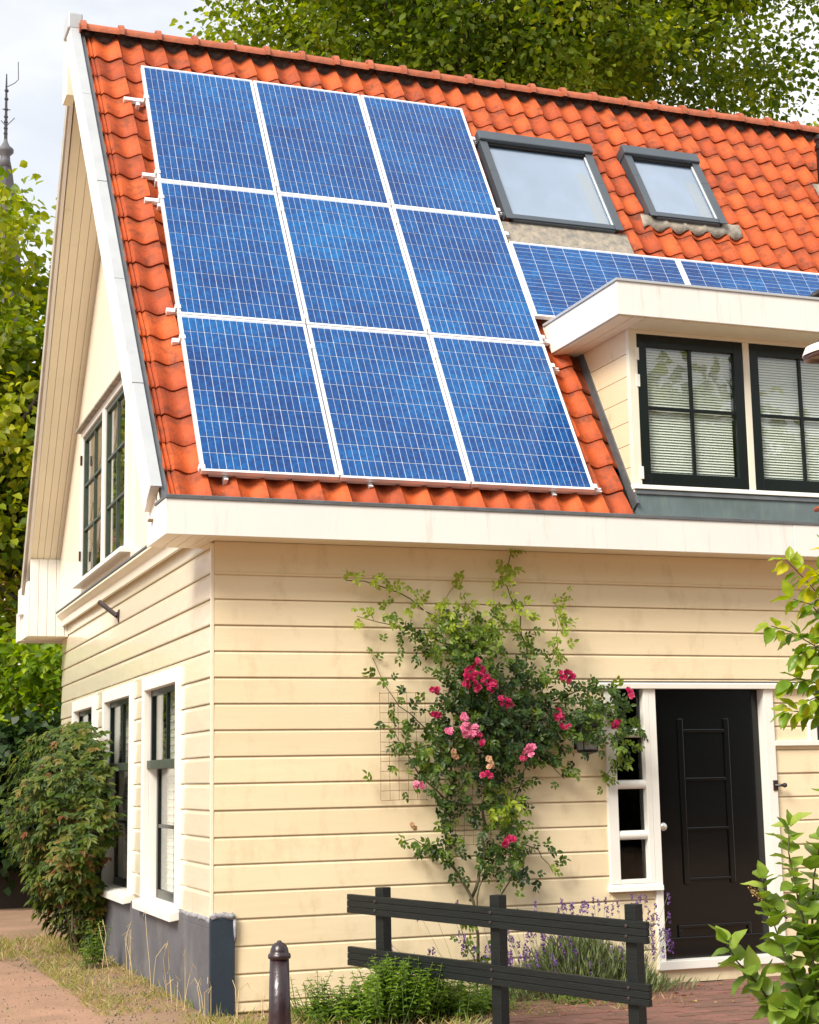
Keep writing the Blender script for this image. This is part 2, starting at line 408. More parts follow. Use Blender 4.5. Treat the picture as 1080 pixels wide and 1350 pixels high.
# sheathing behind the boards
sh = MB()
sh.box(.03, 3.06, .03, .05, .07, 3.37); sh.box(3.06, 3.44, .03, .05, .07, .776); sh.box(3.06, 8.18, .03, .05, 2.34, 3.37)
sh.box(4.56, 4.93, .03, .05, .07, 2.34); sh.box(4.93, 5.82, .03, .05, .07, 1.87); sh.box(5.82, 8.18, .03, .05, .07, 2.34)
sh.box(8.16, 8.2, .05, 7.5, .07, 3.6); sh.box(.05, 8.16, 7.46, 7.5, .07, 3.7)
sh.box(.03, .05, .05, .98, .07, 3.5); sh.box(.03, .05, 2.44, 2.95, .07, 3.5); sh.box(.03, .05, 4.52, 5.05, .07, 3.5); sh.box(.03, .05, 6.5, 7.46, .07, 3.5)
sh.box(.03, .05, .98, 6.5, 2.53, 3.5); sh.box(.03, .05, .98, 6.5, .07, .64)
sh.box(.05, 8.16, .4, 7.46, 3.36, 3.40); sh.box(.4, .45, .4, 7.4, .07, 3.3)  # floor and inner wall, added unseen to block light leaking through the windows
sh.build('sheathing_and_blockers', M_board, H)

def side_board(y0, y1, zb, zt, full=True):
    d = random.gauss(0, .0012); tb = min(.03, (zt-zb)*.3)
    poly = [(.024, zb+.003), (-.004+d, zb+.003), (-.007+d, zb+.010), (-.002+d, zt-tb), (.010, zt-.001), (.024, zt-.001)]
    MB().prism(poly, 'y', y0, y1).build('board', M_side, H)
srows = [(Z(k+1), Z(k)) for k in range(-3, 11)]+[(Z(-3), 3.47)]
SW = [(1.0, 2.46), (2.97, 4.51), (5.05, 6.5)]
siding(srows, .02, 7.5, [(a, b, .655, 2.52) for a, b in SW], side_board)
MB().box(-.005, .019, -.005, .019, .70, 3.33).build('corner_post', M_side, H, bevel=.003)

# plinth
pl = MB(); pl.box(-.018, .05, -.012, 7.5, -.1, .655); pl.box(-.018, .05, -.012, .985, .655, .695)
pl.build('plinth', M_plinth, H, bevel=.004)
MB().box(-.012, .162, -.034, -.0125, -.1, .725).build('plinth', M_plinthf, H, bevel=.004)['label'] = 'navy painted end of plinth at the corner'
lc = MB()
for (p0, p1, nx, fr) in (((-.004, -.01), (-.004, .99), 14, 0), ((-.004, -.024), (.162, -.024), 6, 1)):
    pts = [(p0[0]+(p1[0]-p0[0])*i/nx+random.gauss(0, .003), p0[1]+(p1[1]-p0[1])*i/nx+random.gauss(0, .003), .705+.028*fr+random.gauss(0, .005)) for i in range(nx+1)]
    lc.tube(pts, [.020+random.gauss(0, .003) for _ in pts], 7)
lc.tube([(.160, -.030, .72), (.165, -.031, .6), (.162, -.030, .55)], [.014, .012, .004], 6)
lc.build('lead_flashing', mat('pale_lead', (.36, .36, .38), .6, col2=(.16, .16, .18), vscale=20, bump=.5), H, smooth=True)

# ---------- side windows
def side_window(y0, y1, z0, z1, ytr):
    fr = MB()                       # white casing
    fr.box(-.03, .02, y0, y0+.095, z0, z1); fr.box(-.03, .02, y1-.095, y1, z0, z1)
    fr.box(-.031, .02, y0+.095, y1-.095, z1-.11, z1)
    fr.box(.02, .12, y0+.04, y0+.095, z0, z1-.05); fr.box(.02, .12, y1-.095, y1-.04, z0, z1-.05); fr.box(.02, .12, y0+.095, y1-.095, z1-.11, z1-.05)
    win = fr.build('window', M_white, H, bevel=.003)
    MB().prism([(-.088, z0-.028), (.02, z0-.012), (.12, z0+.0), (.12, z0+.06), (.0, z0+.055), (-.088, z0+.032)], 'y', y0-.03, y1+.03).build('sill', M_white, win, bevel=.003)
    a, b = y0+.095, y1-.095
    zt = z1-.11; zm = 1.83
    us = MB(); us.box(.03, .07, a, a+.05, zm, zt); us.box(.03, .07, b-.05, b, zm, zt); us.box(.031, .07, a+.05, b-.05, zt-.05, zt)
    us.box(.035, .065, (a+b)/2-.014, (a+b)/2+.014, zm, zt-.05)
    us.build('upper_sash', M_green, win, bevel=.003)
    MB().box(.0, .075, a, b, zm-.07, zm+.0).build('transom', M_green2, win, bevel=.004)
    ls = MB(); ls.box(.085, .12, a, a+.06, z0+.06, zm-.07); ls.box(.085, .12, b-.06, b, z0+.06, zm-.07)
    ls.box(.086, .12, a+.06, b-.06, z0+.055, z0+.13)
    ls.box(.088, .118, a+.06, b-.06, 1.28, 1.31)
    ls.build('lower_sash', M_green, win, bevel=.003)
    MB().box(.05, .054, a+.05, b-.05, zm, zt-.05).build('pane', M_glass, win)
    MB().box(.10, .104, a+.06, b-.06, z0+.13, zm-.07).build('pane', M_glass, win)
    # pleated blind and curtain inside
    for (p, q) in ((a+.04, a+.62), (b-.33, b-.06)):
        c = MB(); k = 26
        for i in range(k):
            z = z0+.1+(zt-z0-.12)*i/k; dz = (zt-z0-.12)/k
            c.prism([(.16, z+.002), (.175, z+dz*.5), (.16, z+dz-.002), (.165, z+dz*.5)], 'y', p, q)
        c.build('blind', M_curt, win, kind='stuff')
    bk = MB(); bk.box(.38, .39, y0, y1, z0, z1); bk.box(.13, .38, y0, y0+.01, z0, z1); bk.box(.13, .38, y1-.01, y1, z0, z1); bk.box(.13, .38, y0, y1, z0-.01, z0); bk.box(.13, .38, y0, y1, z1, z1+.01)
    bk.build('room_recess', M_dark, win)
    return win
for (a, b) in SW: side_window(a, b, .655, 2.52, 0)

# old spout holder on the side wall
sp = MB(); sp.tube([(-.005, 3.76, 3.13), (-.02, 3.76, 3.22)], .012, 6); sp.tube([(-.02, 3.77, 3.18), (-.16, 3.95, 3.33)], .022, 8)
sp.box(-.012, .0, 3.74, 3.79, 3.12, 3.24)
sp.build('flag_holder', M_iron, H)

# ---------- upper gable: vertical narrow boards
XG = -.10
clad = MB(); y = .30; bw = .083
GW = (2.72, 5.42, 3.66, 5.26)
while y < 7.25:
    ya, yb = y+.003, y+bw-.002
    def top(q): return min(zfront(q)-.12, zrear(q)-.10)
    lo = 3.50
    def piece(zl, ta, tb):
        d = .012
        clad.add([(XG, ya+.008, zl), (XG, yb-.008, zl), (XG, yb-.008, tb), (XG, ya+.008, ta),
                  (XG+d, ya-.003, zl), (XG+d, yb+.002, zl), (XG+d, yb+.002, tb), (XG+d, ya-.003, ta)],
                 [(3, 2, 1, 0), (0, 4, 7, 3), (1, 2, 6, 5), (0, 1, 5, 4), (3, 7, 6, 2)])
    ta, tb = top(ya), top(yb)
    if min(ta, tb) > lo+.05:
        if yb > GW[0] and ya < GW[1]:
            piece(lo, GW[2], GW[2])
            if min(ta, tb) > GW[3]: piece(GW[3], ta, tb)
        elif min(ta, tb) > lo: piece(lo, ta, tb)
    y += bw
clad.build('cladding', M_clad, H, kind='stuff')
gb = MB()
def gpoly(y0, y1, z0, zc=None):
    return
ys = [.3, GW[0], GW[1], 7.3]
gb.prism([(.3, 3.4), (2.70, 3.4), (2.70, zfront(2.70)-.2), (.3, max(3.41, zfront(.3)-.2))], 'x', XG+.03, XG+.06)
gb.prism([(2.70, 3.4), (5.44, 3.4), (5.44, 3.66), (2.70, 3.66)], 'x', XG+.03, XG+.06)
gb.prism([(2.70, 5.28), (5.44, 5.28), (5.44, zrear(5.44)-.2), (2.99, 8.4), (2.70, zfront(2.7)-.2)], 'x', XG+.03, XG+.06)
gb.prism([(5.44, 3.4), (7.4, 3.4), (7.4, zrear(7.4)-.2), (5.44, zrear(5.44)-.2)], 'x', XG+.03, XG+.06)
gb.build('gable_wall', M_clad, H)
# moulding under the upper gable
MB().prism([(.0, 3.44), (-.02, 3.44), (-.05, 3.455), (-.085, 3.48), (-.105, 3.50), (-.13, 3.515), (-.13, 3.535), (-.08, 3.54), (0, 3.54)], 'y', .1, 7.12).build('moulding', M_soff, H, smooth=False)
MB().box(-.14, -.08, .1, 7.14, 3.5405, 3.556).build('moulding_cap', M_lead, H)
# drips in the cap: little teeth below the cladding are the board ends themselves

# gable window
fr = MB(); y0, y1, z0, z1 = GW
fr.box(-.135, -.06, y0, y0+.09, z0, z1); fr.box(-.135, -.06, y1-.09, y1, z0, z1); fr.box(-.136, -.06, y0+.09, y1-.09, z1-.07, z1)
fr.box(-.137, -.06, 4.0-.06, 4.0+.06, z0, z1-.07)
gwin = fr.build('gable_window', M_white, H, bevel=.003)
MB().prism([(-.20, z0-.03), (-.19, z0+.015), (-.06, z0+.045), (-.06, z0-.03)], 'y', y0-.05, y1+.05).build('sill', M_white, gwin, bevel=.003)
MB().prism([(-.19, z1+.0), (-.19, z1+.02), (-.09, z1+.05), (-.09, z1)], 'y', y0-.06, y1+.06).build('window_hood', M_leadpale, gwin)
for (a, b) in ((y0+.09, 3.94), (4.06, y1-.09)):
    s_ = MB(); s_.box(-.115, -.075, a, a+.045, z0+.04, z1-.07); s_.box(-.115, -.075, b-.045, b, z0+.04, z1-.07)
    s_.box(-.114, -.075, a+.045, b-.045, z0+.04, z0+.09); s_.box(-.114, -.075, a+.045, b-.045, z1-.12, z1-.07)
    s_.build('sash', M_green2, gwin, bevel=.003)
    mu = MB(); c = (a+b)/2; mu.box(-.108, -.08, c-.012, c+.012, z0+.09, z1-.12)
    for q in (1/3, 2/3):
        zz = z0+.09+(z1-z0-.21)*q; mu.box(-.109, -.081, a+.045, c-.012, zz-.012, zz+.012); mu.box(-.109, -.081, c+.012, b-.045, zz-.012, zz+.012)
    mu.build('glazing_bar', M_green2, gwin)
    MB().box(-.092, -.088, a+.04, b-.04, z0+.085, z1-.115).build('pane', M_glass, gwin)
    MB().box(-.02, -.01, a+.05, a+.42, z0, z1-.05).build('curtain', M_curt, gwin)
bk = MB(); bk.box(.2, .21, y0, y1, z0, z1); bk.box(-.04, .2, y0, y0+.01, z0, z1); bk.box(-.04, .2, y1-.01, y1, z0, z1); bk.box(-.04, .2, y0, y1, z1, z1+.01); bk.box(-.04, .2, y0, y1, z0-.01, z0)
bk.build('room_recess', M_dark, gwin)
for (yy, zz) in ((y1-.085, 3.95), (y1-.085, 4.95)):
    MB().box(-.15, -.136, yy-.01, yy+.03, zz-.05, zz+.05).build('hinge', M_iron, gwin)

# ---------- front slope of the roof: deck, tiles, verge, ridge
SK = -.04
def xv(s): return -.345+SK*s
dk = MB(); dk.add([(xv(-.2), -.2, -.06), (8.3, -.2, -.06), (8.3, 5.55, -.06), (xv(5.55), 5.55, -.06),
                  (xv(-.2)+.05, -.2, -.09), (8.3, -.2, -.09), (8.3, 5.55, -.09), (xv(5.55)+.05, 5.55, -.09)],
                 [(0, 1, 2, 3), (7, 6, 5, 4), (0, 4, 5, 1), (1, 5, 6, 2), (2, 6, 7, 3), (3, 7, 4, 0)], RM)
dk.build('roof_deck', M_wood, H)

TW = .21; GA = .2787; TL = .36
def tile_profile(u):                 # height of the pantile across its width
    a = .058
    if u < .5: return a*(.70*math.cos(math.pi*u)**2)
    return a*(math.cos(math.pi*u)**2)**.8
def tile_mesh(first=False):
    b = MB(); nu = 9; xs = [-.5*TW*1.0+TW*1.09*i/nu for i in range(nu+1)]
    if first: xs = None
    def sect(sl, lift):
        P = []
        if first:
            for x, h in ((-.195, .0), (-.19, .022), (-.172, .024), (-.168, .006), (-.158, .006), (-.154, .024), (-.136, .026), (-.130, .012)):
                P.append((x+SK*sl, sl, h+lift))
        for i in range(nu+1):
            u = i/nu; x = -.5*TW+TW*1.07*u
            P.append((x+SK*sl, sl, tile_profile(u*.97+.015)+lift))
        return P
    L0 = sect(-.004, .020); L1 = sect(.014, .031); L2 = sect(.15, .022); L3 = sect(TL, -.004)
    th = .018
    low = [(x, s+.004, n-th) for x, s, n in sect(-.004, .020)]; lowb = [(x, s, n-th) for x, s, n in L3]
    k = len(L0); vs = low+L0+L1+L2+L3+lowb
    fs = []
    for r in range(5):
        for i in range(k-1): fs.append((r*k+i, r*k+i+1, (r+1)*k+i+1, (r+1)*k+i))
    fs += [tuple(r*k for r in (0, 1, 2, 3, 4, 5))[::-1], tuple(r*k+k-1 for r in (0, 1, 2, 3, 4, 5))]
    for i in range(k-1): fs.append((5*k+i, 5*k+i+1, i+1, i))
    b.add(vs, fs)
    return b
tme = tile_mesh().mesh('roof_tile', M_tile, smooth=False)
tmf = tile_mesh(True).mesh('verge_tile', M_tile, smooth=False)
for me_ in (tme, tmf):
    me_.polygons.foreach_set('use_smooth', [True]*len(me_.polygons))
    for e_ in me_.edges: pass
    me_.set_sharp_from_angle(angle=math.radians(40))
cands = []
AX0, AX1, AS1 = -.084, 3.06, 4.95
for j in range(-1, 19):
    s0 = .068+GA*j
    for i in range(0, 42):
        cx = xv(s0)+.195+TW*(i+.0)
        cx = cx if i else xv(s0)+.195
        if cx > 8.2: continue
        if cx-.1 > 3.42 and cx+.1 < 6.95 and s0+.3 < 1.9: continue
        if cx > 3.40 and cx < 6.7 and s0 < .3: continue           # dormer stands here
        wp = RM @ Vector((cx, s0+.14, .03)); rel = wp-CAM; dep = rel.dot(fwd)
        px = 540+FPX*rel.dot(r2)/dep; py = 675-FPX*rel.dot(u2)/dep
        vis = -20 < px < 1095 and -20 < py < 1370
        if AX0+.12 < cx < AX1-.12 and .16 < s0+.02 and s0+.28 < AS1-.02: vis = False       # beneath the modules
        if 3.0 < cx < 6.5 and 1.95 < s0 and s0+.28 < 3.0: vis = False
        if 3.13+.1 < cx < 7 and s0+.28 < 1.95: vis = False
        for (a, b_, c, d) in ((3.10, 4.28, 3.27, 4.53), (4.66, 5.49, 3.55, 4.6)):
            if a+.1 < cx < b_-.1 and c-.05 < s0 and s0+.28 < d: vis = False
        if cx > 6.3: dep += 5
        cands.append((0 if vis else 1, dep, cx, s0, i))
cands.sort(key=lambda q: q[:2])
rest = MB(); cnt = 0
for (nv, dep, cx, s0, i) in cands:
    Mx = RM @ Matrix.Translation((cx+random.gauss(0, .002), s0+random.gauss(0, .003), random.gauss(-.032, .0018))) @ Matrix.Rotation(random.gauss(0, .008), 4, 'Z') @ Matrix.Rotation(random.gauss(0, .006), 4, 'Y')
    if cnt < 300 and not nv:
        inst('roof_tile', tmf if i == 0 else tme, H, Mx); cnt += 1
    else:
        src = tmf if i == 0 else tme
        rest.add([v.co for v in src.vertices], [tuple(p.vertices) for p in src.polygons], Mx)
rest.build('roof_tile', M_tile, H, kind='stuff')

# ridge: mortar bed and half-round ridge tiles
SR = 5.55
rb = MB()
for i in range(42):
    cx = xv(5.3)+.195+TW*i
    rb.add([(cx-.10, 5.345, -.03), (cx+.10, 5.345, -.03), (cx+.075, 5.36, .0), (cx, 5.37, .015), (cx-.075, 5.36, .0), (cx-.10, 5.5, -.03), (cx+.10, 5.5, -.03), (cx+.10, 5.48, .05), (cx-.10, 5.48, .05)],
           [(0, 1, 2, 3, 4), (2, 7, 8, 4, 3), (1, 6, 7, 2), (4, 8, 5, 0)], RM)
rb.build('ridge_mortar', M_mortar, H)
MB().box(xv(5.5)+.02, 8.28, 5.395, 5.47, -.04, .02, RM).build('ridge_mortar', M_mortar, H)
RC = RM @ Vector((0, 5.43, .026))
def ridge_mesh():
    b = MB(); nA = 10; Lr = .36
    st = [(0, .078), (0, .104), (.045, .108), (.055, .085), (.06, .080), (.33, .076), (.36, .076)]
    vs = []
    for x, r in st:
        for a in range(nA+1):
            t = math.radians(-12+204*a/nA); vs.append((x, -r*math.cos(t)*1.05, r*math.sin(t)))
    k = nA+1
    fs = [(i*k+j, i*k+j+1, (i+1)*k+j+1, (i+1)*k+j) for i in range(len(st)-1) for j in range(nA)]
    b.add(vs, fs); return b
rme = ridge_mesh().mesh('ridge_tile', M_ridge, True); rme.set_sharp_from_angle(angle=math.radians(35))
x = xv(5.55)-.02; q = 0
while x < 8.0:
    Mx = Matrix.Translation((x, RC.y, RC.z+random.gauss(0, .003))) @ Matrix.Rotation(random.gauss(0, .008), 4, 'Y')
    inst('ridge_tile', rme, H, Mx); x += .345
    q += 1
MB().lathe([(0.001, 0), (.075, 0), (.075, .01), (0.001, .012)], 14, M=Matrix.Translation((xv(5.55)-.035, RC.y, RC.z)) @ Matrix.Rotation(math.pi/2, 4, 'Y')).build('ridge_end', M_ridge, H)

# verge: lead gutter, barge board, metal caps
def skewbox(b, xa, xb, s0, s1, n0, n1, xb0=None):
    vs = [(xv(s)+x, s, n_) for n_ in (n0, n1) for s in (s0, s1) for x in (xa, xb)]
    b.add(vs, [(0,2,3,1),(4,5,7,6),(0,1,5,4),(2,6,7,3),(0,4,6,2),(1,3,7,5)], RM)
b = MB(); skewbox(b, -.035, .012, -.22, 5.62, -.05, .022); b.build('verge_flashing', M_lead, H)
b = MB(); skewbox(b, -.105, -.04, -.10, 5.56, -.26, .035); b.build('barge_board', M_white, H, bevel=.003)
sb = -.12
for i, ln in enumerate([1.02, 1.15, 1.2, 1.2, 1.14]):
    b = MB(); o_ = .002*(i % 2)
    skewbox(b, -.115-o_, -.032, sb, sb+ln-.006, .036, .052+.002*(i % 2))
    b.build('verge_cap', M_cap, H, bevel=.002)
    b = MB(); skewbox(b, -.1165-o_, -.107-o_, sb, sb+ln-.006, -.13, .0355)
    b.build('verge_skirt', M_white, H, bevel=.002); sb += ln
# cap on the peak and boxed closure under it
MB().box(-.70, -.565, 2.80, 3.10, 8.46, 8.62).build('peak_cap', M_cap, H, bevel=.015)
MB().box(-.675, -.59, 3.0, 3.25, 7.90, 8.47).build('peak_box', M_soff, H, bevel=.004)

# ---------- rear slope
sv = Vector((0, REAR[0]-APEX[0], REAR[1]-APEX[1])); RLn = sv.length; sv.normalize()
nv = Vector((0, -sv.z, sv.y))
if nv.z < 0: nv = -nv
RR = Matrix(((1, 0, 0, 0), (0, sv.y, nv.y, APEX[0]), (0, sv.z, nv.z, APEX[1]), (0, 0, 0, 1)))
def xr(t): return -.585+.135*t/RLn
b = MB()
b.add([(xr(0), 0, 0), (8.3, 0, 0), (8.3, RLn+.3, 0), (xr(RLn+.3), RLn+.3, 0), (xr(0), 0, .06), (8.3, 0, .06), (8.3, RLn+.3, .06), (xr(RLn+.3), RLn+.3, .06)],
      [(0, 1, 2, 3), (7, 6, 5, 4), (0, 4, 5, 1), (1, 5, 6, 2), (2, 6, 7, 3), (3, 7, 4, 0)], RR)
b.build('rear_roof', mat('rear_roof_clay', (.5, .12, .04), .6, var=.4, vscale=6, bump=.6, bscale=8), H)
b = MB()
b.add([(xr(0)-.03, -.0, -.05), (xr(0)-.002, 0, -.05), (xr(RLn)-.002, RLn, -.05), (xr(RLn)-.03, RLn, -.05), (xr(0)-.03, 0, .09), (xr(0)-.002, 0, .09), (xr(RLn)-.002, RLn, .09), (xr(RLn)-.03, RLn, .09)],
      [(0, 1, 2, 3), (7, 6, 5, 4), (0, 4, 5, 1), (1, 5, 6, 2), (2, 6, 7, 3), (3, 7, 4, 0)], RR)
b.build('barge_board', mat('weathered_barge_edge', (.5, .44, .36), .6, var=.3, vscale=5), H)
MB().add([(xr(0)-.0, .6, -.055), (xr(0)+.035, .6, -.055), (xr(RLn)+.035, RLn-.1, -.055), (xr(RLn)-.0, RLn-.1, -.055), (xr(0), .6, -.002), (xr(0)+.035, .6, -.002), (xr(RLn)+.035, RLn-.1, -.002), (xr(RLn), RLn-.1, -.002)],
      [(0, 3, 2, 1), (4, 5, 6, 7), (0, 1, 5, 4), (1, 2, 6, 5), (2, 3, 7, 6), (3, 0, 4, 7)], RR).build('verge_strip', M_white, H)
nb = 5
for i in range(nb):
    def xa(t, q): a = xr(t)+.036; return a+(-.075-a)*q
    q0, q1 = i/nb, (i+1)/nb; g_ = .004
    MB().add([(xa(.3, q0)+g_, .3, -.03), (xa(.3, q1)-g_*.2, .3, -.03), (xa(RLn, q1)-g_*.2, RLn, -.03), (xa(RLn, q0)+g_, RLn, -.03),
              (xa(.3, q0), .3, -.003), (xa(.3, q1), .3, -.003), (xa(RLn, q1), RLn, -.003), (xa(RLn, q0), RLn, -.003)],
             [(0, 3, 2, 1), (4, 5, 6, 7), (0, 1, 5, 4), (1, 2, 6, 5), (2, 3, 7, 6), (3, 0, 4, 7)], RR).build('soffit_board', M_soff, H)
# boxed foot of the rear overhang: vertical boards
for i in range(4):
    xa_ = -.43+.0975*i
    box('box_board', M_white, H, xa_+.002, xa_+.0955, 7.10, 7.125, 3.285, 4.15, bevel=.003)
box('box_board', M_white, H, -.038, .0, 7.105, 7.125, 3.285, 3.50)
box('box_soffit', M_soff, H, -.43, .0, 7.127, 7.6, 3.28, 3.30)
box('box_side', M_white, H, -.45, -.431, 7.11, 7.7, 3.28, 3.9, bevel=.003)
box('rear_gutter', M_white, H, -.47, 8.3, 7.72, 8.02, 3.28, 3.62, bevel=.004)
box('rear_gutter_end', M_white, H, -.49, -.451, 7.45, 7.7, 3.56, 3.86, bevel=.003)

# ---------- front gutter, soffit and return
fb = MB(); fb.box(-.40, 4.62, -.35, -.33, 3.33, 3.580); fb.build('fascia_board', M_fascia, H, bevel=.003)
fb = MB(); fb.box(4.622, 8.3, -.352, -.33, 3.326, 3.580); fb.build('fascia_board', M_fascia, H, bevel=.003)
MB().prism([(-.36, 3.5805), (-.36, 3.603), (-.352, 3.608), (-.30, 3.600), (-.30, 3.5805)], 'x', -.405, 8.3).build('gutter_edge', M_lead, H)
box('gutter_edge', M_lead, H, -.408, -.36, -.30, .03, 3.585, 3.602)
box('gutter_bed', M_lead, H, -.38, 8.28, -.33, .1, 3.50, 3.53)
MB().prism([(-.3295, 3.33), (.34, 3.33), (.34, 4.00), (.25, 4.0), (-.0, 3.584), (-.3295, 3.584)], 'x', -.40, -.385).build('return_board', M_white, H, bevel=.003)
box('soffit', M_soff, H, .0, 8.3, -.3295, -.012, 3.345, 3.36)
for i in range(4):
    xa_ = -.384+.096*i
    box('soffit_board', M_soff, H, xa_+.003, xa_+.0945, -.329, .34, 3.336, 3.352)
box('vent_tab', mat('brown_tab', (.2, .12, .06), .7), H, -.43, -.4005, .10, .16, 3.49, 3.505)
box('roof_void', M_dark, H, -.06, 8.1, .25, .3, 3.4, 3.9)

# ---------- door set
df = MB()
df.box(3.44, 3.50, -.028, .10, .25, 2.297); df.box(4.47, 4.556, -.028, .10, .25, 2.297)
door = None
dfr = df.build('door_frame', M_white, H, bevel=.003)
MB().box(3.43, 4.575, -.05, .10, .185, .2495).build('threshold', M_white, dfr, bevel=.004)
MB().prism([(.02, 2.2975), (-.055, 2.2975), (-.058, 2.335), (-.04, 2.345), (.02, 2.352)], 'x', 3.0, 5.86).build('head_trim', M_white, H, bevel=.002)
MB().box(2.99, 5.0, -.045, -.01, 2.346, 2.356).build('head_flashing', M_lead, H)
MB().box(3.44, 4.556, -.015, .03, .085, .184).build('skirting', M_board, H, bevel=.002)
leaf = box('front_door', M_door, H, 3.502, 4.468, .065, .105, .252, 2.295, bevel=.003)
def barb(x0, x1, z0, z1, name='moulding'):
    MB().box(x0, x1, .048, .0645, z0, z1).build(name, M_door, leaf, bevel=.006)
barb(3.73, 3.775, .80, 2.07); barb(4.14, 4.185, .80, 2.07)
for zz in (1.975, 1.60, 1.22, .84): barb(3.776, 4.139, zz-.012, zz+.012)
barb(3.66, 4.30, .47, .50); barb(3.52, 4.44, .395, .41)
barb(3.66, 3.69, .41, .47); barb(4.27, 4.30, .41, .47)
MB().lathe([(.001, 0), (.028, .002), (.030, .012), (.016, .02), (.012, .04), (.030, .052), (.034, .066), (.026, .08), (.001, .084)], 16,
           M=Matrix.Translation((3.535, .064, 1.245)) @ Matrix.Rotation(math.pi/2, 4, 'X')).build('knob', mat('brushed_steel', (.75, .74, .7), .25, metal=.8), leaf, smooth=True)
hk = MB(); hk.box(4.515, 4.555, -.036, -.0285, 1.50, 1.58); hk.tube([(4.53, -.036, 1.54), (4.56, -.06, 1.54), (4.60, -.06, 1.54)], [.010, .012, .009], 8); hk.lathe([(.001, -.02), (.018, -.012), (.02, 0), (.018, .012), (.001, .02)], 10, (4.60, -.06, 1.54))
hk.build('door_hook', M_iron, H)
# window left of the door
sw = MB(); sw.box(3.06, 3.145, -.03, .06, .83, 2.297); sw.box(3.392, 3.4395, -.03, .06, .83, 2.297); sw.box(3.145, 3.392, -.029, .06, .8305, .862)
slw = sw.build('sidelight_window', M_white, H, bevel=.004)
MB().prism([(-.06, .776), (-.055, .812), (-.02, .83), (.05, .83), (.05, .776)], 'x', 3.045, 3.49).build('sill', M_white, slw, bevel=.003)
for zz in (1.96, 1.57, 1.19):
    MB().prism([(-.027+.028*(1-math.cos(t)), zz+.034*math.sin(t)) for t in [math.radians(a) for a in (-90, -60, -35, -12, 12, 35, 60, 90)]]+[(.04, zz+.034), (.04, zz-.034)], 'x', 3.1455, 3.3915).build('glazing_bar', M_white, slw, smooth=False)
zs = [.862, 1.156, 1.224, 1.536, 1.604, 1.926, 1.994, 2.297]
for i in range(4): MB().box(3.14, 3.395, .03, .034, zs[2*i], zs[2*i+1]).build('pane', M_glassdark, slw)
bk = MB(); bk.box(3.06, 3.5, .4, .41, .78, 2.3); bk.box(3.06, 3.07, .07, .4, .78, 2.3); bk.box(3.49, 3.50, .11, .4, .78, 2.3); bk.box(3.06, 3.5, .07, .4, .77, .78); bk.box(3.06, 3.5, .07, .4, 2.30, 2.31)
bk.build('room_recess', mat('brown_interior', (.05, .02, .012), .8, var=.6, vscale=4), slw)
# high window right of the door
rw = MB(); rw.box(4.88, 4.952, -.028, .05, 1.89, 2.297); rw.box(5.75, 5.82, -.028, .05, 1.89, 2.297); rw.box(4.952, 5.75, .035, .05, 1.8895, 1.91)
rwn = rw.build('high_window', M_white, H, bevel=.003)
MB().box(4.557, 5.84, -.034, .04, 1.848, 1.889).build('sill', M_white, rwn, bevel=.004)
MB().box(4.95, 5.75, .03, .034, 1.89, 2.297).build('pane', M_glassdark, rwn)
bk = MB(); bk.box(4.9, 5.8, .4, .41, 1.85, 2.3); bk.box(4.9, 4.91, .06, .4, 1.85, 2.3); bk.box(4.9, 5.8, .06, .4, 1.83, 1.845); bk.box(5.79, 5.8, .06, .4, 1.85, 2.3); bk.box(4.9, 5.8, .06, .4, 2.3, 2.31)
bk.build('room_recess', M_dark, rwn)

# ---------- dormer
DX0, DX1 = 3.39, 6.60; DT = 5.18
zk = 4.97
lines = [5.18]+[4.975-.185*i for i in range(8)]
for i in range(len(lines)-1):
    zt, zb = lines[i]-.002, lines[i+1]+.004
    if zb < 3.84: zb = 3.70
    yt, yb = yroof(zt, .05), yroof(zb, .05)
    if yt < 0: break
    yb = max(yb, .012)
    MB().prism([(.012, zt-.012), (.012, zb), (yb, zb), (yt, zt), (.02, zt)], 'x', DX0, DX0+.02).build('cheek_board', M_board, H)
b = MB(); b.prism([(.02, 3.7), (yroof(5.17, -.02), 5.17), (.02, 5.17)], 'x', DX0+.021, DX0+.05); b.build('dormer_cheek', M_board, H)
# lead at the foot of the cheek
MB().add([(DX0-.012, -.1, .0), (DX0+.01, -.1, .0), (DX0+.01, 1.75, .0), (DX0-.012, 1.75, .0), (DX0-.012, -.1, .085), (DX0+.01, -.1, .085), (DX0+.01, 1.75, .085), (DX0-.012, 1.75, .085)],
         [(0, 3, 2, 1), (4, 5, 6, 7), (0, 1, 5, 4), (1, 2, 6, 5), (2, 3, 7, 6), (3, 0, 4, 7)], RM).build('cheek_flashing', M_lead, H)
dfm = MB(); dfm.box(DX0-.004, 3.46, -.04, .011, 3.84, DT-.001)
dfm.box(DX0-.0, DX1, -.041, .011, 5.14, DT-.0015)
for xx in (4.441, 5.473, 6.505): dfm.box(xx, xx+.058, -.04, .011, 3.90, 5.139)
dfm.build('dormer_frame', mat('cream_white_paint', (.82, .78, .64), .4, var=.05, vscale=5, coat=.15), H, bevel=.003)
MB().prism([(-.075, 3.865), (-.072, 3.888), (-.041, 3.905), (.01, 3.905), (.01, 3.865)], 'x', DX0-.01, DX1+.02).build('dormer_sill', M_white, H, bevel=.002)
MB().prism([(-.055, 3.62), (-.055, 3.80), (-.05, 3.862), (.01, 3.862), (.01, 3.62)], 'x', DX0+.005, DX1+.02).build('zinc_apron', M_zinc, H)
MB().prism([(-.068, 3.825), (-.062, 3.858), (-.0555, 3.858), (-.0555, 3.825)], 'x', DX0-.0, DX1+.02).build('apron_trim', M_lead, H)
box('zinc_apron_foot', M_zinc, H, DX0+.005, DX1+.02, -.30, -.056, 3.60, 3.615)
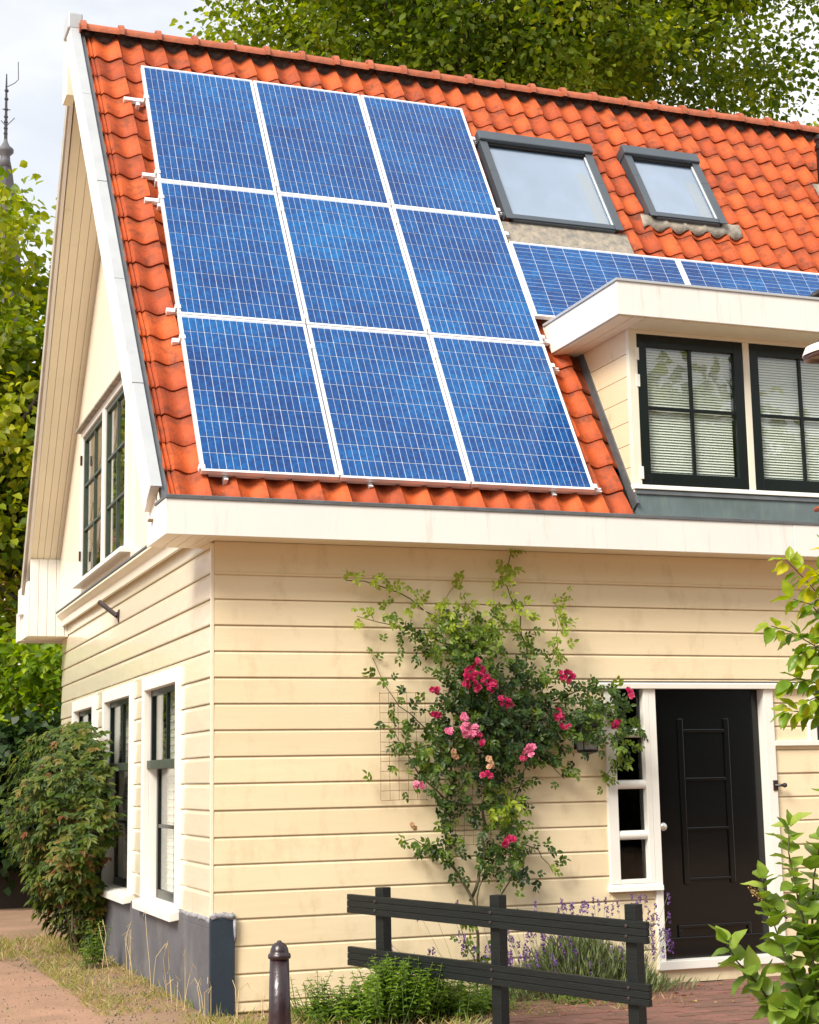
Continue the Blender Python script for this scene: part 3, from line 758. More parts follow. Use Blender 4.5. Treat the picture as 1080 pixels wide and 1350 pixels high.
for kx, x0 in enumerate((3.462, 4.500, 5.532)):
    x1 = x0+.977
    f_ = MB(); z0, z1 = 3.907, 5.138
    f_.box(x0, x0+.085, -.035, .02, z0, z1); f_.box(x1-.085, x1, -.035, .02, z0, z1); f_.box(x0+.085, x1-.085, -.034, .02, z1-.10, z1); f_.box(x0+.085, x1-.085, -.034, .02, z0, z0+.10)
    wn = f_.build('dormer_window', M_green, H, bevel=.004)
    xm = (x0+x1)/2
    MB().box(xm-.014, xm+.014, -.025, .0, z0+.10, z1-.10).build('glazing_bar', M_green, wn, bevel=.003)
    for (p, q) in ((x0+.085, xm-.0142), (xm+.0142, x1-.085)): MB().box(p, q, -.024, .0, 4.522, 4.55).build('glazing_bar', M_green, wn, bevel=.003)
    MB().box(x0+.08, x1-.08, -.013, -.009, z0+.095, z1-.095).build('pane', M_glass, wn)
    if kx == 0:
        for hz in (4.0, 4.75, 4.97): MB().box(x0-.02, x0+.012, -.047, -.0355, hz-.05, hz+.05).build('hinge', M_white, wn)
    sm = MB().prism([(-.009, -.0095), (.005, .0100), (.007, .0100), (-.007, -.0100)], 'x', x0+.09, x1-.10).mesh('slat', M_slat)
    nsl = 46
    for i in range(nsl):
        zz = z0+.11+(z1-z0-.21)*i/nsl
        inst('slat', sm, wn, Matrix.Translation((0, .024, zz)))
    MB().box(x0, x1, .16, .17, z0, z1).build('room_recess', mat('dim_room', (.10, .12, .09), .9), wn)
# flat dormer roof
dr = MB(); RX0, RX1 = 3.13, 6.90
dr.prism([(-.348, 5.185), (-.348, 5.445), (yroof(5.445, .03), 5.445), (yroof(5.185, .03), 5.185)], 'x', RX0+.02, RX1)
dr.build('dormer_roof', M_soff, H)
MB().box(RX0, RX1, -.37, -.3485, 5.18, 5.448).build('dormer_fascia', M_fascia, H, bevel=.003)
MB().prism([(-.3485, 5.18), (-.3485, 5.448), (yroof(5.448, .02), 5.448), (yroof(5.18, .02), 5.18)], 'x', RX0, RX0+.0195).build('dormer_fascia', M_white, H, bevel=.003)
MB().box(RX0-.012, RX1, -.382, -.34, 5.4485, 5.470).build('dormer_edge_trim', M_cap, H, bevel=.003)
MB().prism([(-.34, 5.4485), (-.34, 5.47), (yroof(5.47, .05), 5.47), (yroof(5.4485, .05), 5.4485)], 'x', RX0-.012, RX0+.02).build('dormer_edge_trim', M_cap, H)
for i in range(2):
    box('soffit_board', M_soff, H, RX0+.03+.115*i, RX0+.14+.115*i, -.34, .9-.2*0, 5.171, 5.184)
box('soffit_board', M_soff, H, RX0+.262, RX1, -.34, -.045, 5.172, 5.184)
box('dormer_deck', M_lead, H, RX0+.02, RX1, -.33, .9, 5.45, 5.456)

# ---------- roof windows
def roof_window(x0, x1, s0, s1, seam):
    b = MB(); t = .07
    n0, n1 = -.02, .112
    b.box(x0, x0+t, s0+.05, s1-.1, n0, n1, RM); b.box(x1-t, x1, s0+.05, s1-.1, n0, n1, RM)
    b.box(x0+t, x1-t, s0+.0, s0+.075, n0, n1-.012, RM)
    rwd = b.build('roof_window', M_skyfr, H, bevel=.004)
    MB().box(x0-.012, x1+.012, s1-.13, s1, n0, n1+.035, RM).build('top_cover', M_skyfr, rwd, bevel=.012)
    MB().box(x0+t+.0, x1-t, s1-.155, s1-.131, n0, n1-.012, RM).build('vent_flap', M_dark, rwd)
    for xx in (x0, x1-t):
        MB().box(xx-.006, xx+t+.002, s0-.005, seam, n1+.0005, n1+.010, RM).build('side_cover', M_skyfr, rwd, bevel=.003)
        MB().box(xx-.006, xx+t+.002, seam+.003, s1-.131, n1+.0005, n1+.008, RM).build('side_cover', M_skyfr, rwd, bevel=.003)
    MB().box(x0+t+.003, x1-t-.003, s0+.01, s0+.07, n1-.0115, n1+.002, RM).build('bottom_cover', M_skyfr, rwd, bevel=.004)
    MB().box(x0+t, x1-t, s0+.075, s1-.155, n1-.03, n1-.024, RM).build('pane', M_glasssky, rwd)
    for q in (x0+t, x1-t-.012): MB().box(q, q+.012, s0+.08, s1-.16, n1-.0235, n1-.016, RM).build('glazing_seal', M_alu, rwd)
    # pale painted lining and blind seen through the glass
    l = MB(); l.box(x0+t, x1-t, s0+.07, s1-.13, .066, .070, RM); l.build('lining', mat('pale_lining', (.62, .70, .80), .7, var=.2, vscale=3), rwd)
    l = MB(); l.box(x1-t-.16, x1-t-.03, s0+.09, s1-.4, .0705, .074, RM); l.build('curtain', M_curt, rwd)
    return rwd
roof_window(3.10, 4.28, 3.27, 4.53, 3.95); roof_window(4.66, 5.49, 3.55, 4.60, 4.15)
# aprons below them
MB().box(3.05, 4.33, 3.0, 3.27, .06, .068, RM).build('lead_apron', M_leadpale, H)
b = MB(); n_ = 44; vs = []; fs = []
for i in range(n_+1):
    x = 4.58+(5.66-4.58)*i/n_; col_ = (x-(xv(3.45)+.195)) / TW; u = (col_+.5) % 1
    nn_ = tile_profile(u)*.8+.03; wob = .018*math.cos(2*math.pi*u)
    vs += [(x, 3.60, .075), (x, 3.52, max(.06, nn_)), (x, 3.45+wob+random.gauss(0, .003), nn_-.01)]
for i in range(n_):
    a = i*3; fs += [(a, a+1, a+4, a+3), (a+1, a+2, a+5, a+4)]
b.add(vs, fs, RM); o = b.build('lead_apron', M_leadpale, H, smooth=True)
sm_ = o.modifiers.new('t', 'SOLIDIFY'); sm_.thickness = .006

# ================================================================ SOLAR MODULES
PW, PX, PH, PS = 1.030, 1.044, 1.628, 1.64
cellme = MB().box(-.0762, .0762, -.0762, .0762, -.0012, .0012).mesh('cell', M_cell)
def module(x0, s0, landscape, label, group):
    w_, h_ = (1.69, .97) if landscape else (PW, PH)
    Mp = RM @ Matrix.Translation((x0, s0, .1)) @ Matrix.Rotation(random.gauss(0, .0012), 4, 'Z')
    root = thing('solar_panel', Mp @ Vector((w_/2, 0, 0)), label, 'solar panel', group)
    f_ = MB(); e = .015
    f_.box(0, e, 0, h_, -.038, .002); f_.box(w_-e, w_, 0, h_, -.038, .002); f_.box(e, w_-e, 0, e, -.038, .002); f_.box(e, w_-e, h_-e, h_, -.038, .002)
    f_.build('frame', M_alu, root, Mp, bevel=.0015)
    MB().box(e, w_-e, e, h_-e, -.006, -.003).build('backsheet', M_back, root, Mp)
    nx, ny = (10, 6) if landscape else (6, 10)
    gx, gy = (w_-2*e-.016)/nx, (h_-2*e-.016)/ny
    for i in range(nx):
        for j in range(ny):
            c = Mp @ Matrix.Translation((e+.008+gx*(i+.5), e+.008+gy*(j+.5), -.0015))
            if landscape: c = c @ Matrix.Rotation(math.pi/2, 4, 'Z') @ Matrix.Diagonal(((gy-.0056)/.1524, (gx-.0056)/.1524, 1, 1))
            else: c = c @ Matrix.Diagonal(((gx-.0052)/.1524, (gy-.0062)/.1524, 1, 1))
            inst('cell', cellme, root, c)
    return Mp
rown = ['bottom', 'middle', 'top']; coln = ['left', 'middle', 'right']
lab = {(0,0): 'bottom-left solar panel of the nine, its corner just above the gutter',
 (0,1): 'solar panel in the middle of the bottom row of the block of nine',
 (0,2): 'bottom-right solar panel of the nine, pointing at the dormer foot',
 (1,0): 'left-hand solar panel of the middle row, beside the tiled verge',
 (1,1): 'centre solar panel of the block of nine, with a panel on every side',
 (1,2): 'right-hand solar panel of the middle row, beside the sideways panels',
 (2,0): 'top-left solar panel of the nine, nearest the peak of the gable',
 (2,1): 'solar panel in the middle of the top row, below the ridge',
 (2,2): 'top-right solar panel of the nine, beside the larger roof window'}
for r in range(3):
    for c in range(3):
        module(-.084+PX*c, .0+PS*r+.003, False, lab[(r, c)], 'upright solar panels in a block of nine')
module(3.048, 1.985, True, 'sideways solar panel below the larger roof window, behind the dormer roof corner', 'sideways solar panels above the dormer')
module(4.752, 1.985, True, 'sideways solar panel below the smaller roof window, cut by the right edge', 'sideways solar panels above the dormer')
# mounting rails
def rail(s, x0, x1, label):
    o = MB()
    for q0, q1 in ((-.0, .012), (.026, .040)): o.box(x0, x1, s+q0, s+q1, .02, .061, RM)
    o.box(x0, x1, s+.012, s+.026, .02, .05, RM)
    root = thing('mounting_rail', RM @ Vector((x0, s, .02)), label, 'mounting rail', 'aluminium rails carrying the panels')
    o.build('rail', M_alu, root)
    for xe, sg in ((-.10, 1), (3.065, -1)):
        if x1 < 4 or sg == 1:
            h = MB(); h.prism([(xe, .062), (xe+.012*sg, .062), (xe+.012*sg, .100), (xe+.045*sg, .100), (xe+.045*sg, .1055), (xe, .1055)], 'y', s-.0, s+.04, RM)
            h.build('end_clamp', M_alu, root)
    for xe in (PX-.007-.084, 2*PX-.007-.084):
        h = MB(); h.box(xe-.008, xe+.008, s, s+.04, .08, .104, RM); h.box(xe-.022, xe+.022, s, s+.04, .1035, .107, RM); h.tube([(xe, s+.02, .107), (xe, s+.02, .112)], .007, 6, RM)
        h.build('mid_clamp', M_alu, root)
    for xe in (x0+.12, 1.2, 2.7):
        h = MB(); h.box(xe-.015, xe+.015, s-.05, s-.001, .0, .05, RM); h.box(xe-.015, xe+.015, s-.055, s-.045, -.01, .06, RM)
        h.build('roof_hook', M_alu, root)
for s, x0, l in ((4.42, -.27, 'topmost aluminium rail, its end sticking out below the ridge'), (3.37, -.20, 'second aluminium rail from the top, just above the first panel joint'),
             (3.04, -.21, 'third aluminium rail from the top, just below the first panel joint'), (1.70, -.16, 'fourth aluminium rail from the top, just above the second panel joint'),
             (1.36, -.15, 'fifth aluminium rail from the top, just below the second panel joint'), (.02, -.02, 'lowest aluminium rail, showing at the foot of the bottom row')):
    rail(s, x0, 3.12, l)

# ---------- vent pipe
vp = thing('vent_pipe', RM @ Vector((6.98, 4.5, 0)), 'black vent pipe with a pale collar standing in the tiles at the right edge', 'vent pipe')
bp_ = RM @ Vector((7.05, 4.46, .02))
MB().lathe([(.085, -.1), (.085, .42), (.10, .43), (.10, .47), (.085, .48), (.085, .52), (.10, .53), (.10, .57), (.07, .59), (.001, .60)], 18, bp_).build('pipe', mat('black_plastic', (.012, .012, .014), .35), vp, smooth=False)
MB().lathe([(.16, -.18), (.14, -.05), (.10, .02), (.087, .05)], 18, bp_).build('collar', mat('white_plastic', (.75, .76, .78), .35), vp, smooth=True)
b = MB(); n_ = 12; vs = []
for i in range(n_+1):
    x = 6.84+.5*i/n_; vs += [(x, 4.45, .07), (x, 4.02+.04*math.sin(i*1.7), .062+.012*math.cos(i*2.1))]
b.add(vs, [(2*i, 2*i+1, 2*i+3, 2*i+2) for i in range(n_)], RM); b.build('flashing', M_leadpale, vp, smooth=True)

# ---------- bird on the dormer edge
M_bird = mat('dark_plumage', (.025, .02, .022), .5, var=.4, vscale=30)
bd = thing('bird', (5.02, -.33, 5.47), 'small dark bird perched on the white dormer roof edge', 'bird')
b = MB(); P = [((-.115, .0, .004), .004), ((-.085, 0, .014), .014), ((-.05, 0, .030), .028), ((-.01, 0, .042), .038), ((.03, 0, .062), .040), ((.055, 0, .092), .030), ((.066, 0, .112), .022), ((.072, 0, .130), .022), ((.080, 0, .144), .016), ((.09, 0, .15), .003)]
Mb = Matrix.Translation((5.02, -.33, 5.475))
b.tube([p for p, r in P], [r for p, r in P], 10, Mb); b.build('body', M_bird, bd, smooth=True)
MB().tube([(.088, 0, .136), (.118, 0, .130)], [.007, .001], 6, Mb).build('beak', mat('beak_horn', (.15, .1, .03), .4), bd)
MB().tube([(-.06, 0, .026), (-.12, -.0, .0), (-.165, 0, -.012)], [.018, .012, .008], 6, Mb).build('tail', M_bird, bd)
for sg in (-1, 1):
    MB().tube([(.035, .030*sg, .07), (.0, .036*sg, .050), (-.06, .024*sg, .026), (-.10, .008*sg, .012)], [.012, .02, .012, .003], 6, Mb).build('wing', M_bird, bd, smooth=True)
    MB().tube([(.01, .014*sg, .02), (.014, .014*sg, -.004), (.04, .014*sg, -.004)], .003, 5, Mb).build('leg', M_iron, bd)

# ---------- street lamp whose shade hangs into view at the right edge
lp = thing('street_lamp', (4.6, -3.2, G), 'street lamp with a flat brown dish shade cut by the right edge', 'street lamp')
MB().tube([(4.6, -3.2, G), (4.6, -3.2, .9), (4.6, -3.2, 4.9), (4.5, -3.17, 5.05), (4.2, -3.1, 5.1), (3.4, -3.0, 4.9), (3.26, -3.0, 4.7), (3.26, -3.0, 4.40)], [.07, .06, .04, .035, .03, .025, .022, .022], 10).build('pole', M_iron, lp, smooth=True)
Ml = Matrix.Translation((3.235, -3.0, 4.20)) @ Matrix.Rotation(math.radians(-9), 4, 'Y')
MB().lathe([(.02, .16), (.05, .15), (.08, .10), (.17, .045), (.20, .0), (.203, -.02), (.196, -.026), (.19, -.018), (.15, .02), (.06, .06), (.001, .06)], 36, M=Ml).build('lamp_shade', mat('brown_enamel', (.06, .02, .014), .3, coat=.4), lp, smooth=True)
MB().lathe([(.168, .004), (.14, .03), (.06, .064), (.001, .066)], 28, M=Ml @ Matrix.Translation((0, 0, -.006))).build('reflector', mat('tan_reflector', (.42, .25, .13), .5, var=.4, vscale=8), lp, smooth=True)
MB().lathe([(.176, .052), (.204, .006), (.206, .0), (.20, .001), (.172, .046)], 36, M=Ml @ Matrix.Translation((0, 0, .006))).build('rim', M_white, lp, smooth=True)

# small red spout by the zinc apron
sp_ = MB(); sp_.tube([(5.0, -.12, 3.75), (4.93, -.30, 3.735), (4.86, -.42, 3.70)], [.02, .025, .02], 8)
tag(sp_.build('drain_spout', mat('terracotta_red', (.45, .1, .05), .5)), 'small reddish spout poking out below the dormer at the right edge', 'spout')

# ================================================================ LANTERN, TRELLIS
lt = thing('wall_lantern', (2.83, -.02, 1.75), 'black wall lantern half hidden in the rose beside the door', 'lantern')
c = (2.83, -.17, 0)
b = MB()
for sx in (-1, 1):
    for sy in (-1, 1):
        b.tube([(c[0]+sx*.055, c[1]+sy*.055, 1.83), (c[0]+sx*.075, c[1]+sy*.075, 2.0)], .006, 4)
b.lathe([(.001, 1.76), (.008, 1.765), (.014, 1.78), (.008, 1.795), (.03, 1.80), (.075, 1.815), (.085, 1.83), (.06, 1.836)], 12, c)
b.lathe([(.11, 1.998), (.112, 2.006), (.07, 2.05), (.03, 2.075), (.015, 2.09), (.02, 2.11), (.001, 2.13)], 12, c)
b.build('lantern_frame', M_green, lt)
b = MB()
for sg in (-1, 1):
    b.add([(c[0]-.055, c[1]+sg*.055, 1.835), (c[0]+.055, c[1]+sg*.055, 1.835), (c[0]+.075, c[1]+sg*.075, 1.998), (c[0]-.075, c[1]+sg*.075, 1.998)], [(0, 1, 2, 3)])
    b.add([(c[0]+sg*.055, c[1]-.055, 1.835), (c[0]+sg*.055, c[1]+.055, 1.835), (c[0]+sg*.075, c[1]+.075, 1.998), (c[0]+sg*.075, c[1]-.075, 1.998)], [(0, 1, 2, 3)])
b.build('lantern_glass', mat('milky_glass', (.16, .17, .16), .25, coat=.5), lt)
b = MB(); b.tube([(2.83, -.005, 1.90), (2.83, -.06, 1.93), (2.83, -.12, 2.12), (2.83, -.17, 2.12)], .009, 6); b.box(2.80, 2.86, -.012, -.003, 1.84, 1.97)
b.build('bracket', M_green, lt)

def trellis(x0, x1, z0, z1, label):
    b = MB(); st_ = .07; y_ = -.03
    nx = int((x1-x0)/st_)+1; nz = int((z1-z0)/st_)+1
    for i in range(nx):
        x = x0+i*st_; b.tube([(x, y_+random.gauss(0, .003), z0), (x+random.gauss(0, .004), y_-.008, (z0+z1)/2), (x, y_, z1)], .0019, 4)
    for j in range(nz):
        z = z0+j*st_; b.tube([(x0, y_-.004, z), ((x0+x1)/2, y_-.01, z+random.gauss(0, .004)), (x1, y_-.004, z)], .0019, 4)
    tag(b.build('wire_trellis', M_wire), label, 'trellis', 'rusty wire trellis panels')
trellis(1.24, 1.60, 1.49, 2.27, 'rusty wire trellis on the boards at the left edge of the rose')
trellis(1.74, 2.28, 1.16, 2.29, 'rusty wire trellis behind the middle of the rose')

# ================================================================ FOLIAGE
def norm(a): return a/np.maximum(np.linalg.norm(a, axis=1, keepdims=True), 1e-9)
def leaf_mesh(name, pos, d, nrm, length, wr, material, parent=None, fold=.25, droop=.15, v=None, kind='stuff', detail=2):
    """one folded leaf per position; d = direction of the midrib, nrm = blade normal"""
    N = len(pos); d = norm(d); side = norm(np.cross(d, nrm)); nn = norm(np.cross(side, d))
    L_ = length[:, None]; wd = L_*wr
    if detail == 1:
        prof = [(0, 0, 0), (.45, -1, fold), (.45, 1, fold), (1, 0, -droop)]
        F = [(0, 2, 3, 1)]
    else:
        prof = [(0, 0, 0), (.30, -.85, fold*.8), (.30, .85, fold*.8), (.65, -.75, fold*.6-droop*.4), (.65, .75, fold*.6-droop*.4), (1, 0, -droop), (.45, 0, -.03)]
        F = [(0, 6, 1), (0, 2, 6), (1, 6, 3), (2, 4, 6), (6, 5, 3), (6, 4, 5)]
    k = len(prof)
    V = np.empty((N, k, 3))
    for i, (a, s_, h) in enumerate(prof): V[:, i] = pos+d*L_*a+side*wd*s_*.5+nn*wd*h
    V = V.reshape(-1, 3); base = (np.arange(N)*k)[:, None]
    me = bpy.data.meshes.new(name)
    Fa = [np.array(f) for f in F]; sizes = [len(f) for f in F]
    idx = np.concatenate([base+f for f in Fa], axis=1).reshape(-1)
    lt_ = np.tile(sizes, N); ls_ = np.concatenate(([0], np.cumsum(lt_)[:-1]))
    me.vertices.add(len(V)); me.vertices.foreach_set('co', V.reshape(-1).astype(np.float32))
    me.loops.add(len(idx)); me.loops.foreach_set('vertex_index', idx.astype(np.int32))
    me.polygons.add(len(lt_)); me.polygons.foreach_set('loop_start', ls_.astype(np.int32)); me.polygons.foreach_set('loop_total', lt_.astype(np.int32))
    me.update(calc_edges=True)
    at = me.attributes.new('v', 'FLOAT', 'POINT')
    if v is None: v = rng.random(N)
    at.data.foreach_set('value', np.repeat(np.clip(v, 0, 1), k).astype(np.float32))
    me.materials.append(material)
    o = bpy.data.objects.new(name, me); link(o, parent)
    if kind: o['kind'] = kind
    return o
def crown(name, parent, material, clusters, per, spread, size, wr=.7, flat=.5, seed=0, vbase=None, detail=1, updir=.6):
    """clusters: (n,3) centres of leaf tufts"""
    r_ = np.random.default_rng(seed); n = len(clusters)
    cen = np.repeat(clusters, per, axis=0); N = len(cen)
    off = r_.normal(0, spread, (N, 3)); off[:, 2] *= flat
    pos = cen+off
    d = norm(off+r_.normal(0, spread*.8, (N, 3))); d[:, 2] -= .35
    nn = r_.normal(0, .55, (N, 3)); nn[:, 2] += updir
    ln = size*r_.uniform(.6, 1.25, N)
    cv = np.repeat(r_.random(n), per)*.6+r_.random(N)*.4
    return leaf_mesh(name, pos, d, nn, ln, wr, material, parent, v=cv, detail=detail)
def ellipsoid_pts(n, c, r, seed, shell=.45, zmin=None):
    r_ = np.random.default_rng(seed); u = norm(r_.normal(0, 1, (n, 3))); q = (shell+(1-shell)*r_.random((n, 1))**.6)
    # lumpy outline
    lump = 1+.16*np.sin(u[:, :1]*5+seed)+.13*np.sin(u[:, 1:2]*7+seed*2)+.12*np.cos(u[:, 2:]*6+seed*3)
    p = np.array(c)+u*q*lump*np.array(r)
    if zmin is not None: p = p[p[:, 2] > zmin]
    return p
def limbs(b, base, tops, r0, seed, wob=.3, trunk_top=None):
    r_ = random.Random(seed); base = Vector(base); tt = Vector(trunk_top)
    b.tube([base+Vector((0, 0, -.1)), base.lerp(tt, .3)+Vector((r_.gauss(0, .06), r_.gauss(0, .06), 0)), base.lerp(tt, .65), tt], [r0*1.25, r0, r0*.85, r0*.7], 10)
    for t in tops:
        t = Vector(t); p0 = base.lerp(tt, r_.uniform(.55, 1)); mid = p0.lerp(t, .5)+Vector((r_.gauss(0, wob), r_.gauss(0, wob), r_.uniform(0, wob)))
        b.tube([p0, p0.lerp(mid, .5)+Vector((r_.gauss(0, wob*.3),)*3), mid, mid.lerp(t, .6)+Vector((r_.gauss(0, wob*.3), r_.gauss(0, wob*.3), 0)), t], [r0*.42, r0*.32, r0*.22, r0*.13, r0*.04], 6)

LM_tree = leafmat('linden_leaf', [(.035, .075, .008), (.085, .14, .012), (.20, .26, .018), (.38, .40, .028)], .5, spec=.25, rough=.55)
LM_pale = leafmat('linden_bract', [(.34, .36, .07), (.45, .42, .09)], .4)
LM_yel = leafmat('yellow_green_leaf', [(.06, .12, .008), (.15, .23, .012), (.30, .34, .018), (.46, .44, .022)], .45)
LM_hedge = leafmat('hedge_leaf', [(.05, .11, .010), (.14, .24, .014), (.28, .38, .02), (.42, .48, .025)], .45)
LM_ivy = leafmat('ivy_leaf', [(.010, .024, .008), (.022, .05, .010), (.04, .075, .016)], .2, spec=.3)
LM_vine = leafmat('creeper_leaf', [(.024, .05, .008), (.055, .10, .011), (.12, .16, .018), (.21, .16, .04), (.21, .075, .035)], .35, spec=.25, rough=.45)
LM_rose = leafmat('rose_leaf', [(.014, .036, .008), (.045, .09, .010), (.12, .19, .014), (.28, .36, .02)], .3, spec=.4)
LM_rosey = leafmat('young_rose_leaf', [(.16, .24, .02), (.32, .38, .03), (.30, .16, .04)], .4)
LM_weed = leafmat('weed_leaf', [(.05, .10, .012), (.11, .20, .02), (.20, .30, .03)], .35)
LM_lav = leafmat('lavender_leaf', [(.09, .13, .05), (.16, .20, .08), (.22, .26, .10)], .3)
LM_lavf = leafmat('lavender_flower', [(.10, .04, .22), (.20, .09, .34), (.15, .08, .2)], .2)
LM_grass = leafmat('grass_blade', [(.12, .18, .02), (.24, .28, .04), (.38, .30, .11), (.50, .38, .17)], .35)
LM_straw = leafmat('straw', [(.45, .34, .15), (.62, .48, .24)], .3)
LM_lilac = leafmat('lilac_leaf', [(.11, .19, .025), (.22, .33, .045), (.38, .46, .08)], .4, spec=.5, rough=.35)
LM_cherry = leafmat('young_cherry_leaf', [(.07, .15, .012), (.17, .29, .02), (.32, .40, .02), (.55, .50, .02)], .45, spec=.5, rough=.35)

# ---- big tree behind the house
def big_tree(base, c, r, ncl, per, size, seed, label, lm, group=None, spread=.4, seeds=0, trunkz=None, tr=.28, nl=16, cat='tree', shell=.35, detail=1):
    t = thing('linden_tree' if cat == 'tree' else cat, base, label, 'tree', group)
    cl = ellipsoid_pts(ncl, c, r, seed, shell=shell)
    crown('crown', t, lm, cl, per, spread, size, .8, .55, seed, detail=detail)
    if seeds:
        sc = ellipsoid_pts(seeds, c, r, seed+5, shell=.8); sc[:, 2] -= .1
        r_ = np.random.default_rng(seed+9); cen = np.repeat(sc, 14, axis=0); off = r_.normal(0, .10, cen.shape); off[:, 2] *= 1.8
        dd = r_.normal(0, .5, cen.shape); dd[:, 2] -= 1
        leaf_mesh('blossom_bunches', cen+off, dd, r_.normal(0, 1, cen.shape), .06*r_.uniform(.6, 1.3, len(cen)), .6, LM_pale, t, detail=1)
    b = MB(); tz = trunkz or c[2]-r[2]*.3
    tops = [tuple(p) for p in ellipsoid_pts(nl, c, [q*.85 for q in r], seed+1, shell=.6)]
    limbs(b, base, tops, tr, seed, r[0]*.12, (base[0]*.3+c[0]*.7, base[1]*.3+c[1]*.7, tz))
    b.build('trunk', M_bark, t, smooth=True)
    return t
big_tree((7.6, 12.6, G), (8.0, 12.8, 15.5), (5.4, 4.0, 4.1), 700, 150, .125, 3, 'broad linden tree with pale blossom rising behind the tiled ridge', LM_tree, 'trees round the house', .38, seeds=800, detail=2)
big_tree((19.5, 17, G), (21.0, 17, 12.9), (4.0, 3.4, 2.8), 220, 110, .14, 11, 'smaller tree crown showing above the ridge at the far right', LM_tree, 'trees round the house', .42, detail=2)
# ---- yellow-green tree at the left
big_tree((-1.9, 12.8, G), (-.1, 14.2, 6.8), (2.7, 2.2, 3.85), 360, 75, .165, 21, 'yellow-green leafy tree at the left edge, below the spire', LM_yel, 'trees round the house', .34, trunkz=6.2, tr=.16, nl=34, shell=.15, detail=2)
# ---- trees over the street, mirrored in the panes
for i, (x, y, h, rr) in enumerate(((-7, -24, 9, 5.0), (4.5, -26, 10.5, 5.2), (16, -25, 9.5, 5.0))):
    big_tree((x, y, G), (x, y, h*.78), (rr, 4, h*.52), 260, 40, .42, 40+i,
             ['leafy tree across the street, mirrored in the gable side panes', 'leafy tree across the street, mirrored in the dormer panes', 'leafy tree across the street, right of the one mirrored in the dormer'][i], LM_tree, 'trees across the street', .6, nl=8)

oh = thing('hedge', (3, -21, G), 'long dark hedge across the street, mirrored in the black door', 'hedge')  # unseen, added so the glossy door mirrors something dark
r_ = np.random.default_rng(61); n = 700
cl = np.stack([r_.uniform(-10, 18, n), r_.uniform(-21.4, -20.2, n), r_.uniform(.3, 4.0, n)], 1)
crown('leaves', oh, LM_ivy, cl, 26, .3, .3, .8, .8, 62)
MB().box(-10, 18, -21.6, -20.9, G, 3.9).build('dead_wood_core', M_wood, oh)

# ---- hedge and ivy at the left
hd = thing('hedge', (-1.0, 11.5, G), 'tall bright green hedge beyond the far corner of the house', 'hedge')
r_ = np.random.default_rng(5); n = 420
cl = np.stack([r_.uniform(-3.6, 2.0, n), r_.uniform(11.2, 12.2, n), r_.uniform(1.9, 3.35, n)+.25*np.sin(r_.uniform(0, 6, n))], 1)
crown('leaves', hd, LM_hedge, cl, 34, .2, .15, .7, .6, 51, detail=2)
MB().tube([(-1.2, 11.7, G), (-1.1, 11.7, 1.2), (-.9, 11.7, 2.6)], [.09, .07, .03], 8).build('stem', M_bark, hd)
MB().tube([(.6, 11.7, G), (.5, 11.7, 1.2), (.7, 11.7, 2.6)], [.08, .06, .03], 8).build('stem', M_bark, hd)
iv = thing('ivy_bank', (-1.0, 10.4, G), 'dark ivy bank in the shade left of the creeper', 'ivy')
n = 360
cl = np.stack([r_.uniform(-3.4, 1.6, n), r_.uniform(10.3, 11.0, n), r_.uniform(.7, 2.35, n)], 1)
crown('leaves', iv, LM_ivy, cl, 36, .17, .14, .85, .8, 52, detail=1)
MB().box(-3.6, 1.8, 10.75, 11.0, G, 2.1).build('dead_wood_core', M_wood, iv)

# ---- brick house behind the left tree
M_brickw = None
def brickmat():
    m = bpy.data.materials.new('far_brickwork'); m.use_nodes = True; t = m.node_tree; N = t.nodes; b = N['Principled BSDF']
    b.inputs['Roughness'].default_value = .9
    geo = N.new('ShaderNodeNewGeometry'); sx = N.new('ShaderNodeSeparateXYZ'); cb = N.new('ShaderNodeCombineXYZ')
    t.links.new(geo.outputs['Position'], sx.inputs[0]); t.links.new(sx.outputs[0], cb.inputs[0]); t.links.new(sx.outputs[2], cb.inputs[1])
    br = N.new('ShaderNodeTexBrick'); br.inputs['Scale'].default_value = 1; br.inputs['Brick Width'].default_value = .22; br.inputs['Row Height'].default_value = .065
    br.inputs['Mortar Size'].default_value = .007
    br.inputs['Color1'].default_value = (.30, .085, .045, 1); br.inputs['Color2'].default_value = (.20, .06, .04, 1); br.inputs['Mortar'].default_value = (.34, .27, .2, 1)
    t.links.new(cb.outputs[0], br.inputs['Vector']); t.links.new(br.outputs[0], b.inputs['Base Color'])
    bp2 = N.new('ShaderNodeBump'); bp2.inputs['Strength'].default_value = .4; bp2.inputs['Distance'].default_value = .01
    t.links.new(br.outputs['Fac'], bp2.inputs['Height']); bp2.invert = True; t.links.new(bp2.outputs[0], b.inputs['Normal'])
    return m
bh = thing('brick_house', (-1.5, 26, G), 'red brick house with a grey-pink roof glimpsed through the left tree', 'house')
w_ = MB(); w_.prism([(-5.5, G), (4.5, G), (4.5, 6.2), (-.5, 10.6), (-5.5, 6.2)], 'y', 23, 30)
w_.build('wall', brickmat(), bh)
rf = MB()
rf.prism([(-5.9, 5.9), (-.5, 10.75), (-.5, 11.0), (-6.0, 6.1)], 'y', 22.7, 30.3); rf.prism([(-.5, 10.75), (4.9, 5.9), (5.0, 6.1), (-.5, 11.0)], 'y', 22.7, 30.3)
rf.build('roof', mat('grey_pink_tiles', (.30, .22, .20), .8, var=.3, vscale=3), bh)
